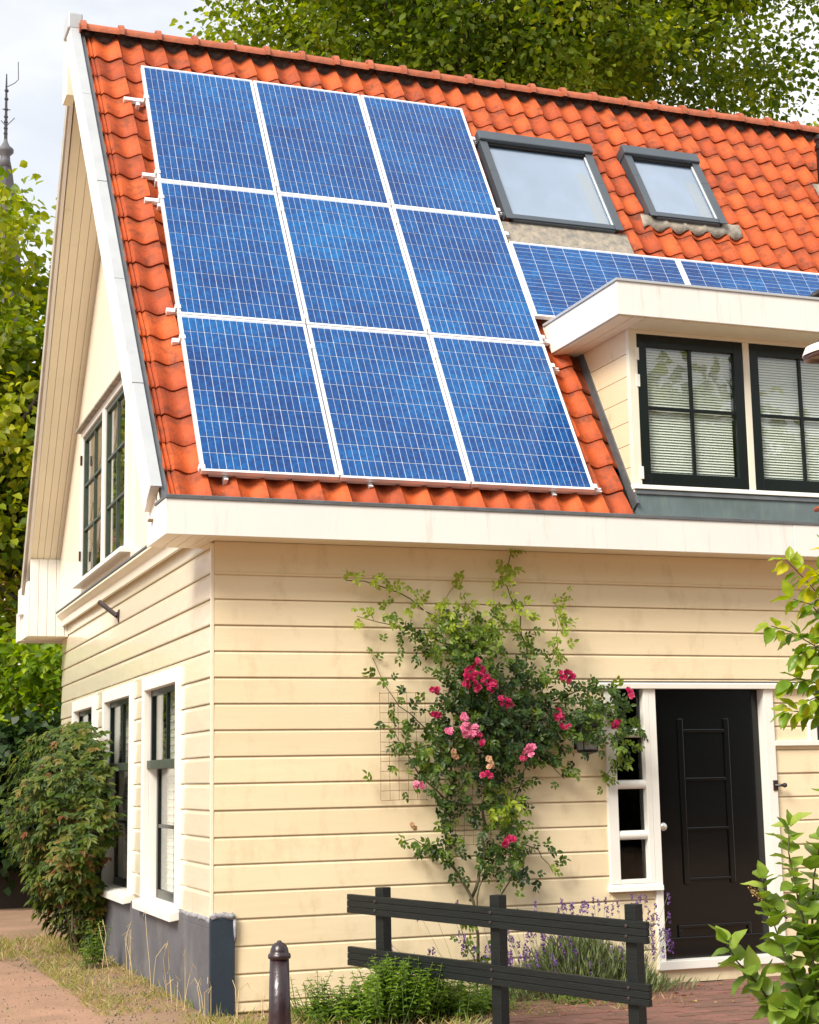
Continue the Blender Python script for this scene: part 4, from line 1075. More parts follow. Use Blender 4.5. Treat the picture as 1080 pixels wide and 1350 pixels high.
for (x, z, ww, hh) in ((-2.4, 1.1, 1.0, 1.7), (1.6, 1.1, 1.0, 1.7), (-2.0, 4.1, .9, 1.5), (.9, 4.1, .9, 1.5), (.9, 7.1, .7, 1.1)):
    f_ = MB(); f_.box(x-ww/2, x-ww/2+.09, 22.9, 23.1, z, z+hh); f_.box(x+ww/2-.09, x+ww/2, 22.9, 23.1, z, z+hh); f_.box(x-ww/2+.09, x+ww/2-.09, 22.9, 23.1, z, z+.09); f_.box(x-ww/2+.09, x+ww/2-.09, 22.9, 23.1, z+hh-.09, z+hh); f_.box(x-.03, x+.03, 22.91, 23.09, z+.09, z+hh-.09)
    wn = f_.build('window', M_white, bh)
    MB().box(x-ww/2+.09, x+ww/2-.09, 22.97, 22.99, z+.09, z+hh-.09).build('pane', M_glass, wn)

# ---- church tower far off
ch = thing('church_tower', (11, 130, G), 'grey church spire with a metal mast far off at the upper left', 'church tower')
MB().box(8.0, 14.0, 127, 133, 0, 34).build('tower', brickmat(), ch)
MB().lathe([(3.9, 33.8), (3.0, 37), (2.2, 43), (1.55, 49), (1.0, 55.0), (.62, 57.6)], 8, (11.05, 130, -1.3)).build('spire', M_stone, ch)
MB().lathe([(.62, 57.6), (.45, 58.4), (.42, 58.8), (.72, 59.1), (.74, 59.4), (.4, 59.7), (.2, 60.1), (.14, 60.4)], 12, (11.05, 130, -1.3)).build('finial', mat('grey_lead_finial', (.11, .11, .12), .6), ch, smooth=True)
b = MB(); b.tube([(11.05, 130, 59.0), (11.03, 130, 61.7), (11.0, 130, 64.1), (11.0, 130, 65.3)], [.16, .12, .09, .05], 6)
for z in (59.6, 60.1, 60.7, 61.2, 61.9, 62.9, 63.7): b.lathe([(.12, -.14), (.19, -.05), (.19, .05), (.12, .14)], 6, (11.03, 130, z))
b.build('mast', mat('dark_mast', (.04, .04, .05), .6), ch)
b = MB(); b.tube([(11.1, 130, 64.1), (11.7, 130, 64.5), (12.05, 130, 64.9), (12.0, 130, 66.6)], .04, 4); b.tube([(11.05, 130, 60.3), (11.8, 130, 61.2)], .04, 4); b.tube([(11.05, 130, 60.3), (10.6, 130, 60.8)], .04, 4); b.tube([(10.7, 130, 61.9), (11.4, 130, 61.9)], .05, 4)
b.build('antenna', mat('antenna_metal', (.08, .08, .1), .6), ch)

# ---- Virginia creeper hanging by the side wall
vn = thing('creeper', (-.22, 4.4, G), 'reddish green creeper hanging in a tall mound against the side wall', 'climbing plant')
r_ = np.random.default_rng(77)
N0 = 2500
zz = r_.uniform(.12, 2.24, N0)
def halfw(z):                                      # outline of the mound by height
    return np.interp(z, [.1, .3, .55, .8, 1.1, 1.5, 1.85, 2.1, 2.25], [.18, .30, .40, .62, .78, .84, .78, .52, .15])
hw = halfw(zz); ang = r_.uniform(-math.pi*.98, math.pi*.15, N0); rad = r_.uniform(.45, 1, N0)**.5
yy = 4.72+hw*1.55*np.sin(ang)*rad*1.0
xx = -.12-np.abs(np.cos(ang))*hw*.92*rad
lump = .12*np.sin(yy*7+zz*5)+.10*np.sin(zz*9+yy*4)+r_.normal(0, .05, N0)
xx += lump*.6
cpos = np.stack([xx, yy, zz], 1)
outd = norm(np.stack([xx+.05, (yy-4.72)*.7, np.full(N0, -.1)], 1))
pos = []; dr_ = []; nr = []; ln = []; vv = []
for i in range(N0):
    o_ = outd[i]; cvv = r_.random(); red = (.55*r_.random() if r_.random() < (.42 if zz[i] < 1.5 else .22) else 0)
    s_ = np.cross(o_, [0, 0, 1]); s_ /= np.linalg.norm(s_)
    tw = r_.normal(0, .45); tl = r_.uniform(.1, .9)
    for a in (-70, -38, 0, 38, 70):
        if r_.random() < .2: continue
        t_ = math.radians(a+r_.normal(0, 6)); d_ = s_*(math.sin(t_)+tw)+np.array([0, 0, -1])*math.cos(t_)*tl+o_*.45
        pos.append(cpos[i]); dr_.append(d_); nr.append(o_+np.array([0, 0, .6])+r_.normal(0, .18, 3)); ln.append(r_.uniform(.055, .115)*(1-.25*abs(a)/70)); vv.append(cvv*.5+red+r_.random()*.12)
leaf_mesh('leaves', np.array(pos), np.array(dr_), np.array(nr), np.array(ln), .38, LM_vine, vn, v=np.array(vv), droop=.25)
b = MB()
for i in range(26):
    y_ = 4.72+random.uniform(-.3, .35); p = [Vector((-.16+random.gauss(0, .05), y_*.4+4.35*.6, G))]
    for k in range(6): p.append(p[-1]+Vector((random.gauss(-.04, .05), random.gauss(.0, .13), random.uniform(.22, .4))))
    b.tube(p, [.012, .011, .009, .008, .006, .005, .003], 5)
b.build('stem', M_stem, vn)
c_ = MB(); c_.lathe([(.10, G), (.14, .5), (.34, .9), (.42, 1.5), (.30, 1.95), (.02, 2.1)], 10, (0, 0, 0), Matrix.Translation((-.16, 4.72, 0)) @ Matrix.Diagonal((.55, 1.6, 1, 1)))
c_.build('twig_core', M_wood, vn)

# ---- climbing rose
rs = thing('climbing_rose', (1.93, -.14, G), 'climbing rose with crimson flowers trained up the cream front wall', 'rose')
stems = {'A': [(1.93, .10), (1.93, .38), (1.91, .76), (1.77, 1.03), (1.73, 1.3), (1.78, 1.78), (1.94, 2.17), (1.92, 2.5), (1.69, 2.83), (1.4, 3.0), (1.1, 3.07), (.96, 3.07)],
 'B': [(1.91, .76), (2.0, 1.07), (2.01, 1.45), (2.14, 1.78), (2.34, 2.17), (2.41, 2.56), (2.3, 2.9), (2.21, 3.13), (2.31, 3.31)],
 'C': [(1.94, .2), (1.94, .86), (2.16, 1.18), (2.32, 1.55), (2.45, 1.89), (2.53, 2.34), (2.64, 2.62), (2.65, 2.91), (2.71, 3.0)],
 'D': [(2.45, 1.89), (2.77, 2.05), (2.96, 2.11), (3.16, 2.17), (3.22, 1.85), (3.01, 1.6)],
 'E': [(1.78, 1.78), (1.55, 2.0), (1.32, 2.22), (1.24, 2.39), (1.19, 2.52)],
 'F': [(1.77, 1.03), (1.59, 1.14), (1.45, 1.22), (1.39, 1.2)],
 'G': [(2.0, 1.07), (2.25, 1.17), (2.43, 1.11), (2.58, .94)],
 'H': [(1.8, 2.61), (1.45, 2.72), (1.22, 2.77), (1.07, 2.82)],
 'I': [(2.14, 1.78), (1.92, 2.33), (1.81, 2.73), (1.75, 2.95), (1.88, 3.09)],
 'J': [(1.93, .3), (1.86, .45), (1.80, .62)], 'K': [(2.04, .6), (2.2, .95), (2.2, 1.3), (2.13, 1.5)],
 'M': [(1.7, 1.5), (1.5, 1.66), (1.36, 1.9), (1.3, 2.1)], 'O': [(2.6, 2.2), (2.84, 2.3), (2.98, 2.28), (3.12, 2.28)], 'Q': [(1.6, 2.0), (1.75, 2.3), (2.0, 2.62), (2.15, 2.9)],
 'R': [(2.45, 2.0), (2.55, 1.78), (2.66, 1.62)]}
b = MB(); tips = []
def resample(P, st_):
    P = [Vector(p) for p in P]; out_ = []
    for a, c in zip(P[:-1], P[1:]):
        k = max(1, int((c-a).length/st_))
        for i in range(k): out_.append(a.lerp(c, i/k))
    out_.append(P[-1]); return out_
lpos, ldir, lnr, lln, lvv, ly = [], [], [], [], [], []
def rose_leaf(p, dirv, v, size):
    """5 leaflets on a stalk"""
    d = np.array(dirv); d = d/np.linalg.norm(d)
    out_ = np.array([0, -1, .35])+r_.normal(0, .3, 3); s_ = np.cross(d, out_); s_ /= np.linalg.norm(s_)
    for k, (a, sd_) in enumerate(((.35, 1), (.35, -1), (.7, 1), (.7, -1), (1, 0))):
        q = np.array(p)+d*a*size*1.5
        lpos.append(q); ldir.append(d*.7+s_*sd_*1.1+np.array([0, 0, -.25])+r_.normal(0, .12, 3)); lnr.append(out_+r_.normal(0, .25, 3)); lln.append(size*r_.uniform(.75, 1.1)); lvv.append(v+r_.normal(0, .06))
for key, P in stems.items():
    yb = -.05-.05*random.random()
    Q = resample([(x, yb-.05*math.sin(i*1.3), z) for i, (x, z) in enumerate(P)], .07)
    Q = [q+Vector((random.gauss(0, .008), random.gauss(0, .012), 0)) for q in Q]
    r0 = .013 if key in 'AB' else .007
    b.tube(Q, [r0*(1-.75*i/len(Q)) for i in range(len(Q))], 5)
    young = key in 'AHIBCFQ'
    for i, q in enumerate(Q):
        fz = i/len(Q)
        if q.z < .95 and key in 'ABCK' and random.random() < .9: continue
        dens = 2 if key in 'AEHFJG' else 3
        if key == 'D' or key == 'O': dens = 4
        if key == 'A' and q.z > 2.9: dens = 2
        for _ in range(dens):
            a = random.uniform(0, 6.28); dv = (math.cos(a), -.25-.4*random.random(), math.sin(a)*.8)
            hi = max(0, q.z-2.3)*.55+ (.25 if fz > .75 else 0)
            rose_leaf(q+Vector((random.gauss(0, .03), -abs(random.gauss(0, .04)), random.gauss(0, .03))), dv, min(1, .15+.45*random.random()+hi), random.uniform(.034, .054))
# dense heart of the plant
for (cx, cz, sx, sz, n, vb, cy) in ((1.95, 2.15, .22, .20, 230, .15, -.16), (2.25, 2.05, .22, .25, 240, .05, -.16), (1.95, 2.5, .22, .12, 110, .5, -.14), (2.0, 2.68, .18, .10, 80, .65, -.13), (1.72, 1.9, .2, .2, 120, .25, -.14),
                            (2.05, 1.72, .22, .14, 150, .2, -.15), (1.5, 1.75, .14, .14, 60, .45, -.12), (2.15, 1.38, .1, .12, 60, .8, -.15), (1.75, 2.72, .14, .07, 50, .8, -.1), (2.83, 2.04, .11, .12, 130, .3, -.24),
                            (2.0, 2.85, .15, .06, 26, .7, -.1), (2.55, 1.95, .12, .12, 60, .1, -.15), (1.8, 1.35, .12, .12, 40, .25, -.12), (2.15, 1.0, .12, .12, 40, .2, -.12), (3.13, 1.98, .08, .12, 40, .4, -.2), (1.65, 1.12, .12, .05, 26, .2, -.1),
                            (2.45, 2.3, .12, .14, 60, .4, -.14), (2.3, .95, .14, .1, 20, .1, -.12), (1.3, 2.85, .12, .04, 14, .7, -.1), (1.55, 2.62, .12, .05, 30, .35, -.1)):
    for _ in range(int(n*.68)):
        a = random.uniform(0, 6.28)
        rose_leaf((random.gauss(cx, sx*.75), min(-.02, random.gauss(cy, .05)), random.gauss(cz, sz*.75)), (math.cos(a), -.5*random.random(), math.sin(a)), min(1, max(0, random.gauss(vb, .18))), random.uniform(.034, .052))
b.build('stem', M_stem, rs, smooth=True)
lpos = np.array(lpos); ok = lpos[:, 1] < -.012; lpos[~ok, 1] = -.02
leaf_mesh('leaves', lpos, np.array(ldir), np.array(lnr), np.array(lln), .62, LM_rose, rs, v=np.array(lvv), droop=.2)
M_crim = mat('crimson_petal', (.46, .004, .075), .5, col2=(.30, .002, .05), vscale=30)
M_pink = mat('pink_petal', (.62, .05, .22), .5, col2=(.60, .18, .26), vscale=25)
M_fade = mat('faded_petal', (.55, .22, .17), .6, col2=(.45, .32, .14), vscale=25)
def rosette(b, c, r, rnd_):
    f = Vector((rnd_.gauss(0, .35), -1, rnd_.gauss(.25, .35))).normalized(); a1 = f.orthogonal().normalized(); a2 = f.cross(a1)
    for ring, (rr, np_, lift) in enumerate(((1, 6, .1), (.7, 5, .4), (.38, 4, .7))):
        for k in range(np_):
            t = 2*math.pi*(k+ring*.4)/np_+rnd_.gauss(0, .15); u_ = a1*math.cos(t)+a2*math.sin(t); v_ = f.cross(u_)
            R_ = r*rr; c0 = c+f*r*.12*ring
            b.add([c0, c0+u_*R_*.6-v_*R_*.5+f*R_*(lift*.5), c0+u_*R_+f*R_*(lift), c0+u_*R_*.6+v_*R_*.5+f*R_*(lift*.5)], [(0, 1, 2), (0, 2, 3)])
fl = [(1.58, 2.11, .046, 0), (1.57, 2.26, .036, 0), (1.90, 2.36, .115, 0), (2.02, 2.30, .06, 0), (2.13, 2.19, .055, 0), (1.84, 1.99, .075, 1), (1.92, 1.92, .05, 0), (2.63, 2.38, .072, 0), (2.55, 2.08, .055, 0), (2.60, 2.0, .035, 0),
      (2.29, 1.83, .055, 1), (2.26, 1.77, .035, 0), (3.02, 2.01, .046, 0), (3.13, 2.25, .04, 0), (2.12, 1.18, .055, 0), (1.38, 1.31, .03, 2), (1.43, 1.6, .03, 1), (1.73, 1.81, .035, 2), (1.9, 2.47, .04, 0), (2.0, 1.75, .05, 2), (1.78, 2.08, .03, 1), (1.95, 1.66, .035, 0), (1.66, 1.98, .03, 1)]
for i, (x, z, r, k) in enumerate(fl):
    fb_ = MB(); nfl = max(4, int((r/.022)**2*1.3)); rn = random.Random(i)
    for _ in range(nfl):
        a = rn.uniform(0, 6.28); q = r*math.sqrt(rn.random()); rosette(fb_, Vector((x+q*math.cos(a), -.27-rn.uniform(0, .04), z+q*.75*math.sin(a))), rn.uniform(.02, .03), rn)
    fb_.build('blossom', (M_crim, M_pink, M_fade)[k], rs)

# ---- lavender by the wall
lv = thing('lavender', (2.62, -.32, G), 'lavender bush with purple flower spikes under the small window', 'lavender')
n = 5200; rr_ = np.random.default_rng(31)
bx_ = rr_.normal(2.62, .30, n); by_ = -.32+rr_.normal(0, .10, n); ln_ = rr_.uniform(.05, .11, n)
hgt = .40*np.exp(-((bx_-2.62)/.5)**2); bz_ = G+rr_.random(n)*np.maximum(.05, hgt)
d_ = np.stack([(bx_-2.62)*.8+rr_.normal(0, .25, n), rr_.normal(-.1, .3, n), np.ones(n)], 1)
leaf_mesh('leaves', np.stack([bx_, np.minimum(by_, -.03), bz_], 1), d_, rr_.normal(0, 1, (n, 3)), ln_, .12, LM_lav, lv, detail=1, fold=.3)
b = MB(); fp, fd, fv = [], [], []
for i in range(210):
    x = min(3.15, random.gauss(2.58, .33)); y = -.3+random.gauss(0, .09); h = random.uniform(.25, .52) if random.random() < .75 else random.uniform(.52, .72)
    tp = Vector((x+(x-2.62)*.35+random.gauss(0, .04), min(-.04, y+random.gauss(-.03, .05)), G+h)); b.tube([(x, y, G+.1), Vector((x, y, G+.1)).lerp(tp, .5)+Vector((.01, 0, 0)), tp], .0014, 3)
    for k in range(16):
        a = random.uniform(0, 6.28); fp.append(tp+Vector((0, 0, -k*.004+random.gauss(0, .002)-(.02 if k > 11 else 0)))); fd.append((math.cos(a), math.sin(a), .7)); fv.append(random.random())
b.build('flower_stem', mat('lavender_stem', (.2, .26, .12), .6), lv, kind='stuff')
leaf_mesh('flower_spikes', np.array([tuple(p) for p in fp]), np.array(fd), rr_.normal(0, 1, (len(fp), 3)), np.full(len(fp), .018), .8, LM_lavf, lv, detail=1)

# ---- weeds in front of the fence and along the plinth
def herb(name, cx, cy, w_, dpt, h, nst, label, cat, lm, seed, size=.045, wr=.45):
    t = thing(name, (cx, cy, G), label, cat)
    R_ = random.Random(seed); rn = np.random.default_rng(seed); b = MB(); P, D, Nn, Ls, V = [], [], [], [], []
    for i in range(nst):
        x = cx+R_.gauss(0, w_*.42); y = cy+R_.gauss(0, dpt*.4); hh = h*R_.uniform(.5, 1.05)*math.exp(-((x-cx)/w_)**2*.8)
        tip = Vector((x+R_.gauss(0, .10), y+R_.gauss(-.05, .09), G+hh)); base = Vector((x, y, G-.01))
        b.tube([base, base.lerp(tip, .5)+Vector((R_.gauss(0, .015), R_.gauss(0, .015), 0)), tip], [.004, .003, .0015], 4)
        k = max(3, int(hh/.032)); v0 = R_.random()
        for j in range(k):
            f = .25+.75*j/k; p = base.lerp(tip, f); a0 = j*1.57+R_.uniform(0, .5)
            for a in (a0, a0+3.14):
                D.append((math.cos(a), math.sin(a), .35 if f > .85 else .05)); P.append(tuple(p)); Nn.append((R_.gauss(0, .25), R_.gauss(0, .25), 1)); Ls.append(size*R_.uniform(.7, 1.15)*(1.15-f*.45)); V.append(v0*.4+f*.5+R_.random()*.15)
    b.build('stem', mat(name+'_stem', (.12, .18, .05), .6), t, kind='stuff')
    leaf_mesh('leaves', np.array(P), np.array(D), np.array(Nn), np.array(Ls), wr, lm, t, v=np.array(V), droop=.25)
herb('weed_clump', 1.10, -.80, .50, .30, .42, 230, 'leafy green weed clump in front of the low black fence', 'weed', LM_weed, 3, .062, .6)
herb('weed_clump', 1.45, -.70, .36, .22, .26, 110, 'spreading low weeds between the left and middle fence posts', 'weed', LM_weed, 13, .055, .6)
herb('weed_clump', .72, -.62, .28, .2, .30, 70, 'thin weed clump between the bollard and the low black fence', 'weed', LM_weed, 14, .055, .55)
herb('weed', .55, -.5, .10, .10, .34, 16, 'small weed beside the maroon bollard', 'weed', LM_weed, 4)
herb('weed', 1.75, -.62, .3, .2, .2, 46, 'low weed at the foot of the middle fence post', 'weed', LM_weed, 6)
herb('weed', 2.45, -.62, .25, .12, .12, 20, 'tiny weed sprouting from the paving between fence posts', 'weed', LM_weed, 8)
herb('weed', -.26, 3.35, .12, .12, .42, 18, 'green weed at the foot of the creeper, against the plinth', 'weed', LM_weed, 9, .06)
herb('weed', -1.05, 5.3, .14, .12, .26, 20, 'small bright weed alone at the far edge of the path', 'weed', LM_weed, 10, .06)

def grass(name, x0, x1, y0, y1, n, h, lm, seed, lean=.6):
    rn = np.random.default_rng(seed); px_ = rn.uniform(x0, x1, n); py_ = rn.uniform(y0, y1, n)
    cl_ = np.sin(px_*9+seed)+np.sin(py_*7)+np.sin((px_+py_)*17); keep = cl_+rn.normal(0, 1, n) > -.3
    px_, py_ = px_[keep], py_[keep]; k = len(px_)
    d = np.stack([rn.normal(0, lean, k), rn.normal(0, lean, k), np.ones(k)], 1)
    return leaf_mesh(name, np.stack([px_, py_, np.full(k, G)], 1), d, rn.normal(0, 1, (k, 3)), h*rn.uniform(.4, 1.3, k), .07, lm, None, fold=.1, droop=3, detail=1)
gr = []
def tg(o, l): tag(o, l, 'grass')
tg(grass('grass', -.72, -.03, .3, 4.3, 4200, .085, LM_grass, 1, 1.2), 'dry yellow-green grass strip along the grey plinth')
tg(grass('grass', -.5, 1.6, -1.3, -.06, 5200, .09, LM_grass, 2, 1.2), 'dry grass round the bollard at the foot of the front wall')
tg(grass('grass', 1.6, 3.2, -1.1, -.3, 1200, .07, LM_grass, 3, 1.0), 'thin grass growing in the paving below the lavender')
tg(grass('grass', -1.2, -.1, 4.2, 6.2, 2500, .12, LM_grass, 4, 1.0), 'grass patch under the creeper')
# tall dead stalks against the plinth
b = MB()
for (x, y, hx, h) in ((-.10, 2.55, .12, .55), (-.12, 2.3, .05, .45), (-.12, 1.45, .02, .62), (-.10, .95, -.12, .45), (-.12, .8, -.06, .35), (-.1, .42, -.06, .35), (-.08, .25, -.1, .5), (-.05, .1, .1, .4), (.0, -.15, -.15, .38), (.1, -.2, .1, .3), (.3, -.3, .1, .25), (-.2, 3.0, .1, .6)):
    for k in range(2):
        p = Vector((x+random.gauss(0, .03), y+random.gauss(0, .05), G)); t_ = p+Vector((random.gauss(0, .05), hx+random.gauss(0, .05), h*random.uniform(.6, 1)))
        m_ = p.lerp(t_, .6)+Vector((random.gauss(0, .02), -hx*.25, .05)); b.tube([p, p.lerp(m_, .5)+Vector((0, 0, .03)), m_, t_, t_+Vector((random.gauss(0, .03), random.gauss(0, .05), -.04))], [.003, .0026, .0022, .0018, .0012], 4)
o = b.build('dead_stalks', mat('straw_stalk', (.55, .42, .22), .7), kind='stuff'); tag(o, 'long dead straw stalks leaning against the grey plinth', 'dry grass')
# fallen leaves and petals on the paving
rn = np.random.default_rng(8); n = 260
px_ = rn.uniform(-.6, 4.6, n); py_ = np.where(px_ < 0, rn.uniform(.0, 4.5, n), rn.uniform(-1.2, -.1, n)); 
o = leaf_mesh('fallen_leaves', np.stack([px_, py_, np.full(n, G+.024)], 1), np.stack([rn.normal(0, 1, n), rn.normal(0, 1, n), rn.normal(0, .08, n)], 1), np.stack([rn.normal(0, .2, n), rn.normal(0, .2, n), np.ones(n)], 1), rn.uniform(.02, .05, n), .5, leafmat('dead_leaf', [(.3, .06, .05), (.35, .18, .06), (.45, .33, .12)], .1), None, detail=1)
tag(o, 'scattered fallen leaves and petals on the paving and path', 'leaves')

rn = np.random.default_rng(91); n = 2600; b = MB()
for i in range(n):
    x = rn.uniform(-1.6, 2.2); y = rn.uniform(-.9, 5.2) if x < -.05 else rn.uniform(-1.2, -.1)
    r_0 = abs(rn.normal(.007, .004))+.003
    b.add([(x-r_0, y, G), (x, y-r_0*.8, G+r_0*.2), (x+r_0*1.1, y+r_0*.2, G), (x, y+r_0, G), (x+r_0*.1, y, G+.006+r_0*.8)], [(0, 1, 4), (1, 2, 4), (2, 3, 4), (3, 0, 4)])
o = b.build('gravel', mat('earthy_gravel', (.34, .24, .17), .9, col2=(.14, .10, .07), vscale=8), kind='stuff'); tag(o, 'small gravel and crumbs of soil on the path edge', 'gravel')

# ---- fence
fn = thing('low_fence', (1.5, -1.5, G), 'low black wooden fence with two broad rails on three posts', 'fence')
A = Vector((.90, -.30)); Bv = Vector((2.0, -2.65))
dirf = (Bv-A).normalized(); nf = Vector((dirf.y, -dirf.x))     # towards the viewer's left/front
if nf.x > 0: nf = -nf
Lf = (Bv-A).length-.05
def fmat(t, z, off=0):
    p = A+dirf*t+nf*off; return Matrix.Translation((p.x, p.y, z)) @ Matrix.Rotation(math.atan2(dirf.y, dirf.x), 4, 'Z')
for t, zt in ((.28, .918), (1.33, .905), (2.40, .893)):
    MB().box(-.039, .039, -.039, .039, -.15, zt-G).build('post', M_fence, fn, fmat(t, G, -.060), bevel=.004)
slope = math.atan2(-.066, Lf)
for zc in (.805, .455):
    Mr = fmat(0, zc, .0) @ Matrix.Rotation(-slope, 4, 'Y')
    b = MB()
    for k in range(3):
        b2 = MB(); b2.box(0, Lf, -.018, .018, -.064+.0427*k+.0008, -.064+.0427*(k+1)-.0015)
        b2.build('rail_board', M_fence, fn, Mr, bevel=.003)
    b = MB().box(.01, Lf-.01, -.010, .014, -.061, .061).build('rail_core', M_fence, fn, Mr)
    for t in (.28, 1.33, 2.40):
        for dz in (-.03, .03):
            Mb2 = Mr @ Matrix.Translation((t, -.018 if nf.dot(Vector((-dirf.y, dirf.x))) < 0 else .018, dz)) @ Matrix.Rotation(math.pi/2, 4, 'X')
            MB().lathe([(.011, -.004), (.011, .004), (.006, .006), (.001, .006)], 10, M=Mb2).build('bolt', M_iron, fn)

# ---- bollard
bo = thing('bollard', (-.09, -2.1, G), 'maroon cast-iron bollard with a domed cap left of the black fence', 'bollard')
c = (-.09, -2.1, 0)
MB().lathe([(.088, G-.05), (.085, G+.08), (.070, G+.12), (.062, .35), (.054, .655)], 24, c).build('shaft', M_boll, bo, smooth=True)
MB().lathe([(.0542, .655), (.063, .660), (.065, .672), (.062, .684), (.053, .690), (.052, .70), (.048, .715), (.040, .732), (.028, .743), (.016, .747), (.013, .752), (.010, .757), (.001, .758)], 24, c).build('cap', M_boll, bo, smooth=True)

# ---- broadleaf shrubs in front, leaf by leaf
def leafshape(heart, name, lm, v):
    vs = []; fs = []; n_ = 7; wv = []
    for i in range(n_+1):
        t = i/n_
        if heart: wd_ = .45*math.sin(math.pi*min(1, t**.62))**.9*(1 if t > 0 else .3)
        else: wd_ = .28*math.sin(math.pi*t**.8)**.9
        z = -.18*t*t+.02*math.sin(t*14); wv.append(wd_)
        vs += [(t, -wd_, z+wd_*.28+.012*(i % 2)), (t, -wd_*.5, z+wd_*.10), (t, 0, z-.01), (t, wd_*.5, z+wd_*.10), (t, wd_, z+wd_*.28+.012*((i+1) % 2))]
    if heart: vs[0] = (-.09, -.16, .03); vs[4] = (-.09, .16, .03)
    for i in range(n_):
        for j in range(4): fs.append((i*5+j, i*5+j+1, (i+1)*5+j+1, (i+1)*5+j))
    me = bpy.data.meshes.new(name); me.from_pydata(vs, [], fs); me.materials.append(lm)
    me.polygons.foreach_set('use_smooth', [True]*len(me.polygons))
    at = me.attributes.new('v', 'FLOAT', 'POINT'); at.data.foreach_set('value', [min(1, max(0, v+.06*math.sin(i)))for i in range(len(vs))])
    return me
lil = [leafshape(True, 'leaf', LM_lilac, v) for v in (.1, .35, .6, .9)]
che = [leafshape(False, 'leaf', LM_cherry, v) for v in (.05, .3, .6, .95)]
def put_leaf(parent, meshes, p, d, up_, size, w):
    d = Vector(d).normalized(); up_ = Vector(up_); s_ = up_.cross(d)
    if s_.length < 1e-4: s_ = d.orthogonal()
    s_.normalize(); u_ = d.cross(s_)
    Mx = Matrix((d*size, s_*size, u_*size)).transposed().to_4x4(); Mx.translation = Vector(p)
    inst('leaf', meshes[w], parent, Mx)
def shrub(root, branches, meshes, size, step, stemr, hang, yellow_tip, seed):
    R_ = random.Random(seed); b = MB()
    for P in branches:
        Q = resample(P, step); b.tube(Q, [stemr*(1-.7*i/len(Q)) for i in range(len(Q))], 6)
        for i, q in enumerate(Q):
            if i < 1: continue
            f = i/len(Q); t_ = (Q[min(i+1, len(Q)-1)]-Q[i-1]).normalized()
            s_ = t_.orthogonal().normalized(); s_.rotate(Matrix.Rotation(i*1.7+R_.uniform(-.4, .4), 3, t_))
            sides = (1, -1) if i < len(Q)-1 else (1, -1, 0)
            for sg in sides:
                if R_.random() < .06: continue
                d = s_*sg+t_*(.7 if sg else 1.5)+Vector((0, 0, -hang+R_.gauss(0, .25)))
                w = min(3, max(0, int(R_.gauss(1.1+yellow_tip*f*2.2, .8))))
                put_leaf(root, meshes, q+d.normalized()*.012, d, Vector((R_.gauss(0, .35), R_.gauss(-.25, .35), 1)), size*R_.uniform(.65, 1.12)*(1-.2*f), w)
    b.build('stem', M_stem, root, smooth=True)
ls_ = thing('lilac_shrub', (2.35, -4.0, G), 'lilac shrub with broad pale green leaves at the lower right corner', 'shrub')
B0 = (2.30, -4.0, .1)
shrub(ls_, [[B0, (2.12, -4.0, .45), (1.98, -4.02, .75), (1.90, -4.0, 1.02), (1.89, -4.0, 1.12)],
            [(2.2, -4.0, .3), (2.12, -4.05, .75), (2.06, -4.05, 1.0), (2.03, -4.03, 1.25), (2.06, -4.0, 1.37)],
            [(2.05, -4.0, .4), (1.86, -4.08, .52), (1.76, -4.1, .64), (1.66, -4.1, .74), (1.60, -4.1, .84)],
            [(2.16, -3.98, .7), (2.2, -3.95, .9), (2.22, -3.95, 1.1), (2.28, -3.95, 1.3)],
            [B0, (2.3, -4.1, .5), (2.22, -4.1, .7), (2.2, -4.1, .85)],
            [(2.0, -4.05, .45), (1.90, -4.15, .50), (1.82, -4.2, .52)],
            [(2.2, -4.15, .35), (2.05, -4.2, .42), (1.95, -4.2, .5)], [(2.2, -4.2, .4), (2.1, -4.25, .55), (2.12, -4.25, .68)], [(2.35, -4.2, .4), (2.25, -4.25, .55), (2.22, -4.3, .62)],
            [(2.1, -4.1, .2), (2.0, -4.15, .36), (1.9, -4.2, .42)], [(2.3, -4.1, .2), (2.15, -4.2, .3), (2.05, -4.25, .32)], [(2.4, -4.1, .6), (2.3, -4.15, .85), (2.2, -4.2, 1.0)], [(2.36, -4.0, .5), (2.34, -4.0, .9), (2.38, -4.0, 1.2), (2.36, -4.0, 1.5)]],
      lil, .15, .042, .009, .15, .55, 5)
b = MB()
sp0 = Vector((1.98, -4.0, .93))
fpos = []; fdir = []
bt = [(2.02, -4.0, .92), (1.93, -4.02, .98), (1.86, -4.02, 1.03), (1.81, -4.02, 1.07)]
b.tube(bt, [.004, .003, .002, .0015], 4); b.build('twig', M_stem, ls_)
for i in range(90):
    f = random.random(); p = Vector(bt[2]).lerp(Vector(bt[3]), f*1.1-.05)+Vector((random.gauss(0, .010), random.gauss(0, .01), random.gauss(0, .010))); fpos.append(tuple(p)); fdir.append((random.gauss(0, 1), random.gauss(0, 1), random.gauss(0, 1)))
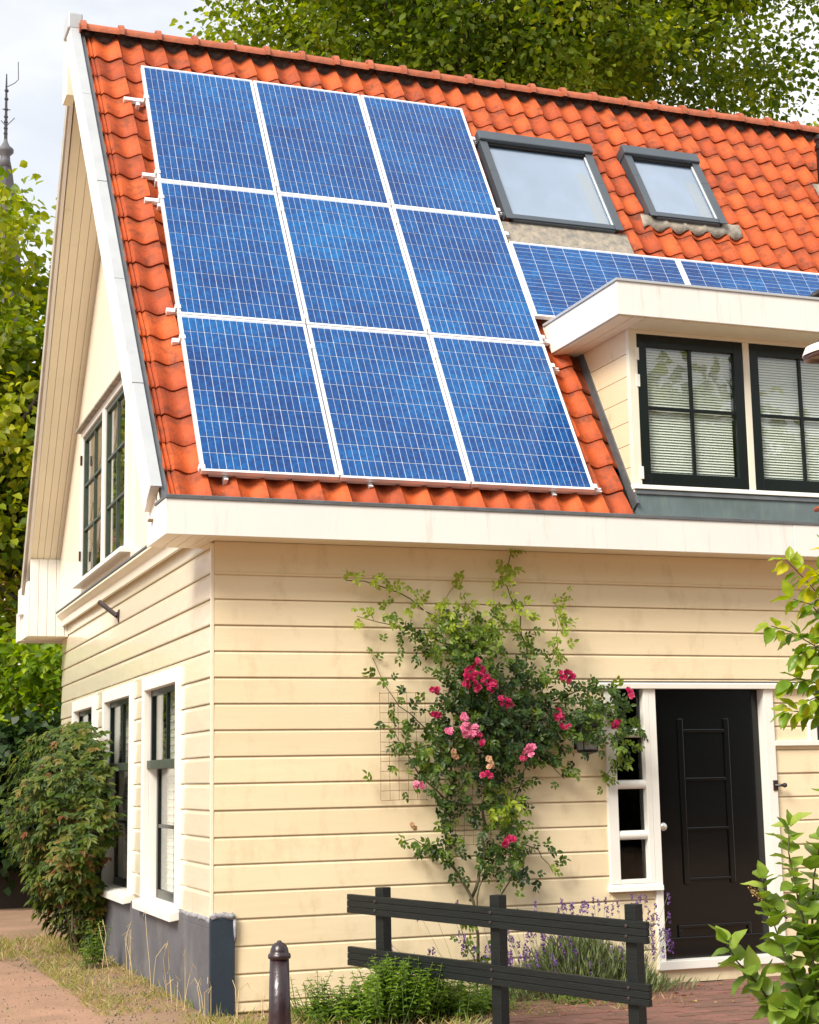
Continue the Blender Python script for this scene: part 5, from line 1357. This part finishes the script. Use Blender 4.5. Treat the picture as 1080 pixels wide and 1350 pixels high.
leaf_mesh('seed_head', np.array(fpos), np.array(fdir), rng.normal(0, 1, (90, 3)), np.full(90, .011), .6, leafmat('brown_seed', [(.35, .2, .07), (.5, .35, .16)], .1), ls_, detail=1)

cs_ = thing('cherry_shrub', (3.1, -4.1, G), 'leafy shrub with yellow-tipped young leaves reaching in at the right edge', 'shrub')
C0 = (3.1, -4.1, .1)
shrub(cs_, [[C0, (2.9, -4.1, 1.2), (2.62, -4.05, 2.1), (2.42, -4.0, 2.45), (2.26, -4.0, 2.62), (2.13, -4.0, 2.74)],
            [(2.75, -4.1, 1.7), (2.5, -4.05, 2.1), (2.3, -4.02, 2.27), (2.14, -4.0, 2.36), (2.02, -4.0, 2.39)],
            [(2.6, -4.1, 1.7), (2.42, -4.1, 1.96), (2.26, -4.08, 2.08), (2.12, -4.05, 2.12), (2.08, -4.02, 2.10)],
            [(2.62, -4.1, 1.7), (2.4, -4.1, 1.86), (2.22, -4.05, 1.94), (2.10, -4.0, 1.955)],
            [(2.5, -4.1, 2.1), (2.36, -4.05, 2.34), (2.24, -4.05, 2.5), (2.15, -4.02, 2.53)],
            [(2.6, -4.1, 2.1), (2.40, -4.12, 2.25), (2.28, -4.15, 2.22), (2.2, -4.15, 2.16)],
            [(2.62, -4.1, 2.2), (2.46, -4.1, 2.55), (2.36, -4.1, 2.7), (2.33, -4.1, 2.78)],
            [(2.5, -4.15, 2.2), (2.36, -4.1, 2.3), (2.22, -4.1, 2.28), (2.12, -4.1, 2.24)], [(2.5, -4.15, 1.8), (2.34, -4.1, 1.9), (2.2, -4.1, 2.02), (2.15, -4.1, 2.0)], [(2.5, -4.15, 2.3), (2.34, -4.1, 2.6), (2.24, -4.1, 2.66)], [(2.6, -4.1, 2.0), (2.42, -4.1, 2.12), (2.25, -4.1, 2.0)], [(2.6, -4.1, 2.3), (2.44, -4.1, 2.42), (2.3, -4.1, 2.42)], [(2.6, -4.1, 1.45), (2.44, -4.1, 1.52), (2.36, -4.1, 1.56)]],
      che, .135, .026, .008, .6, .55, 9)
print('objects', len(bpy.data.objects))
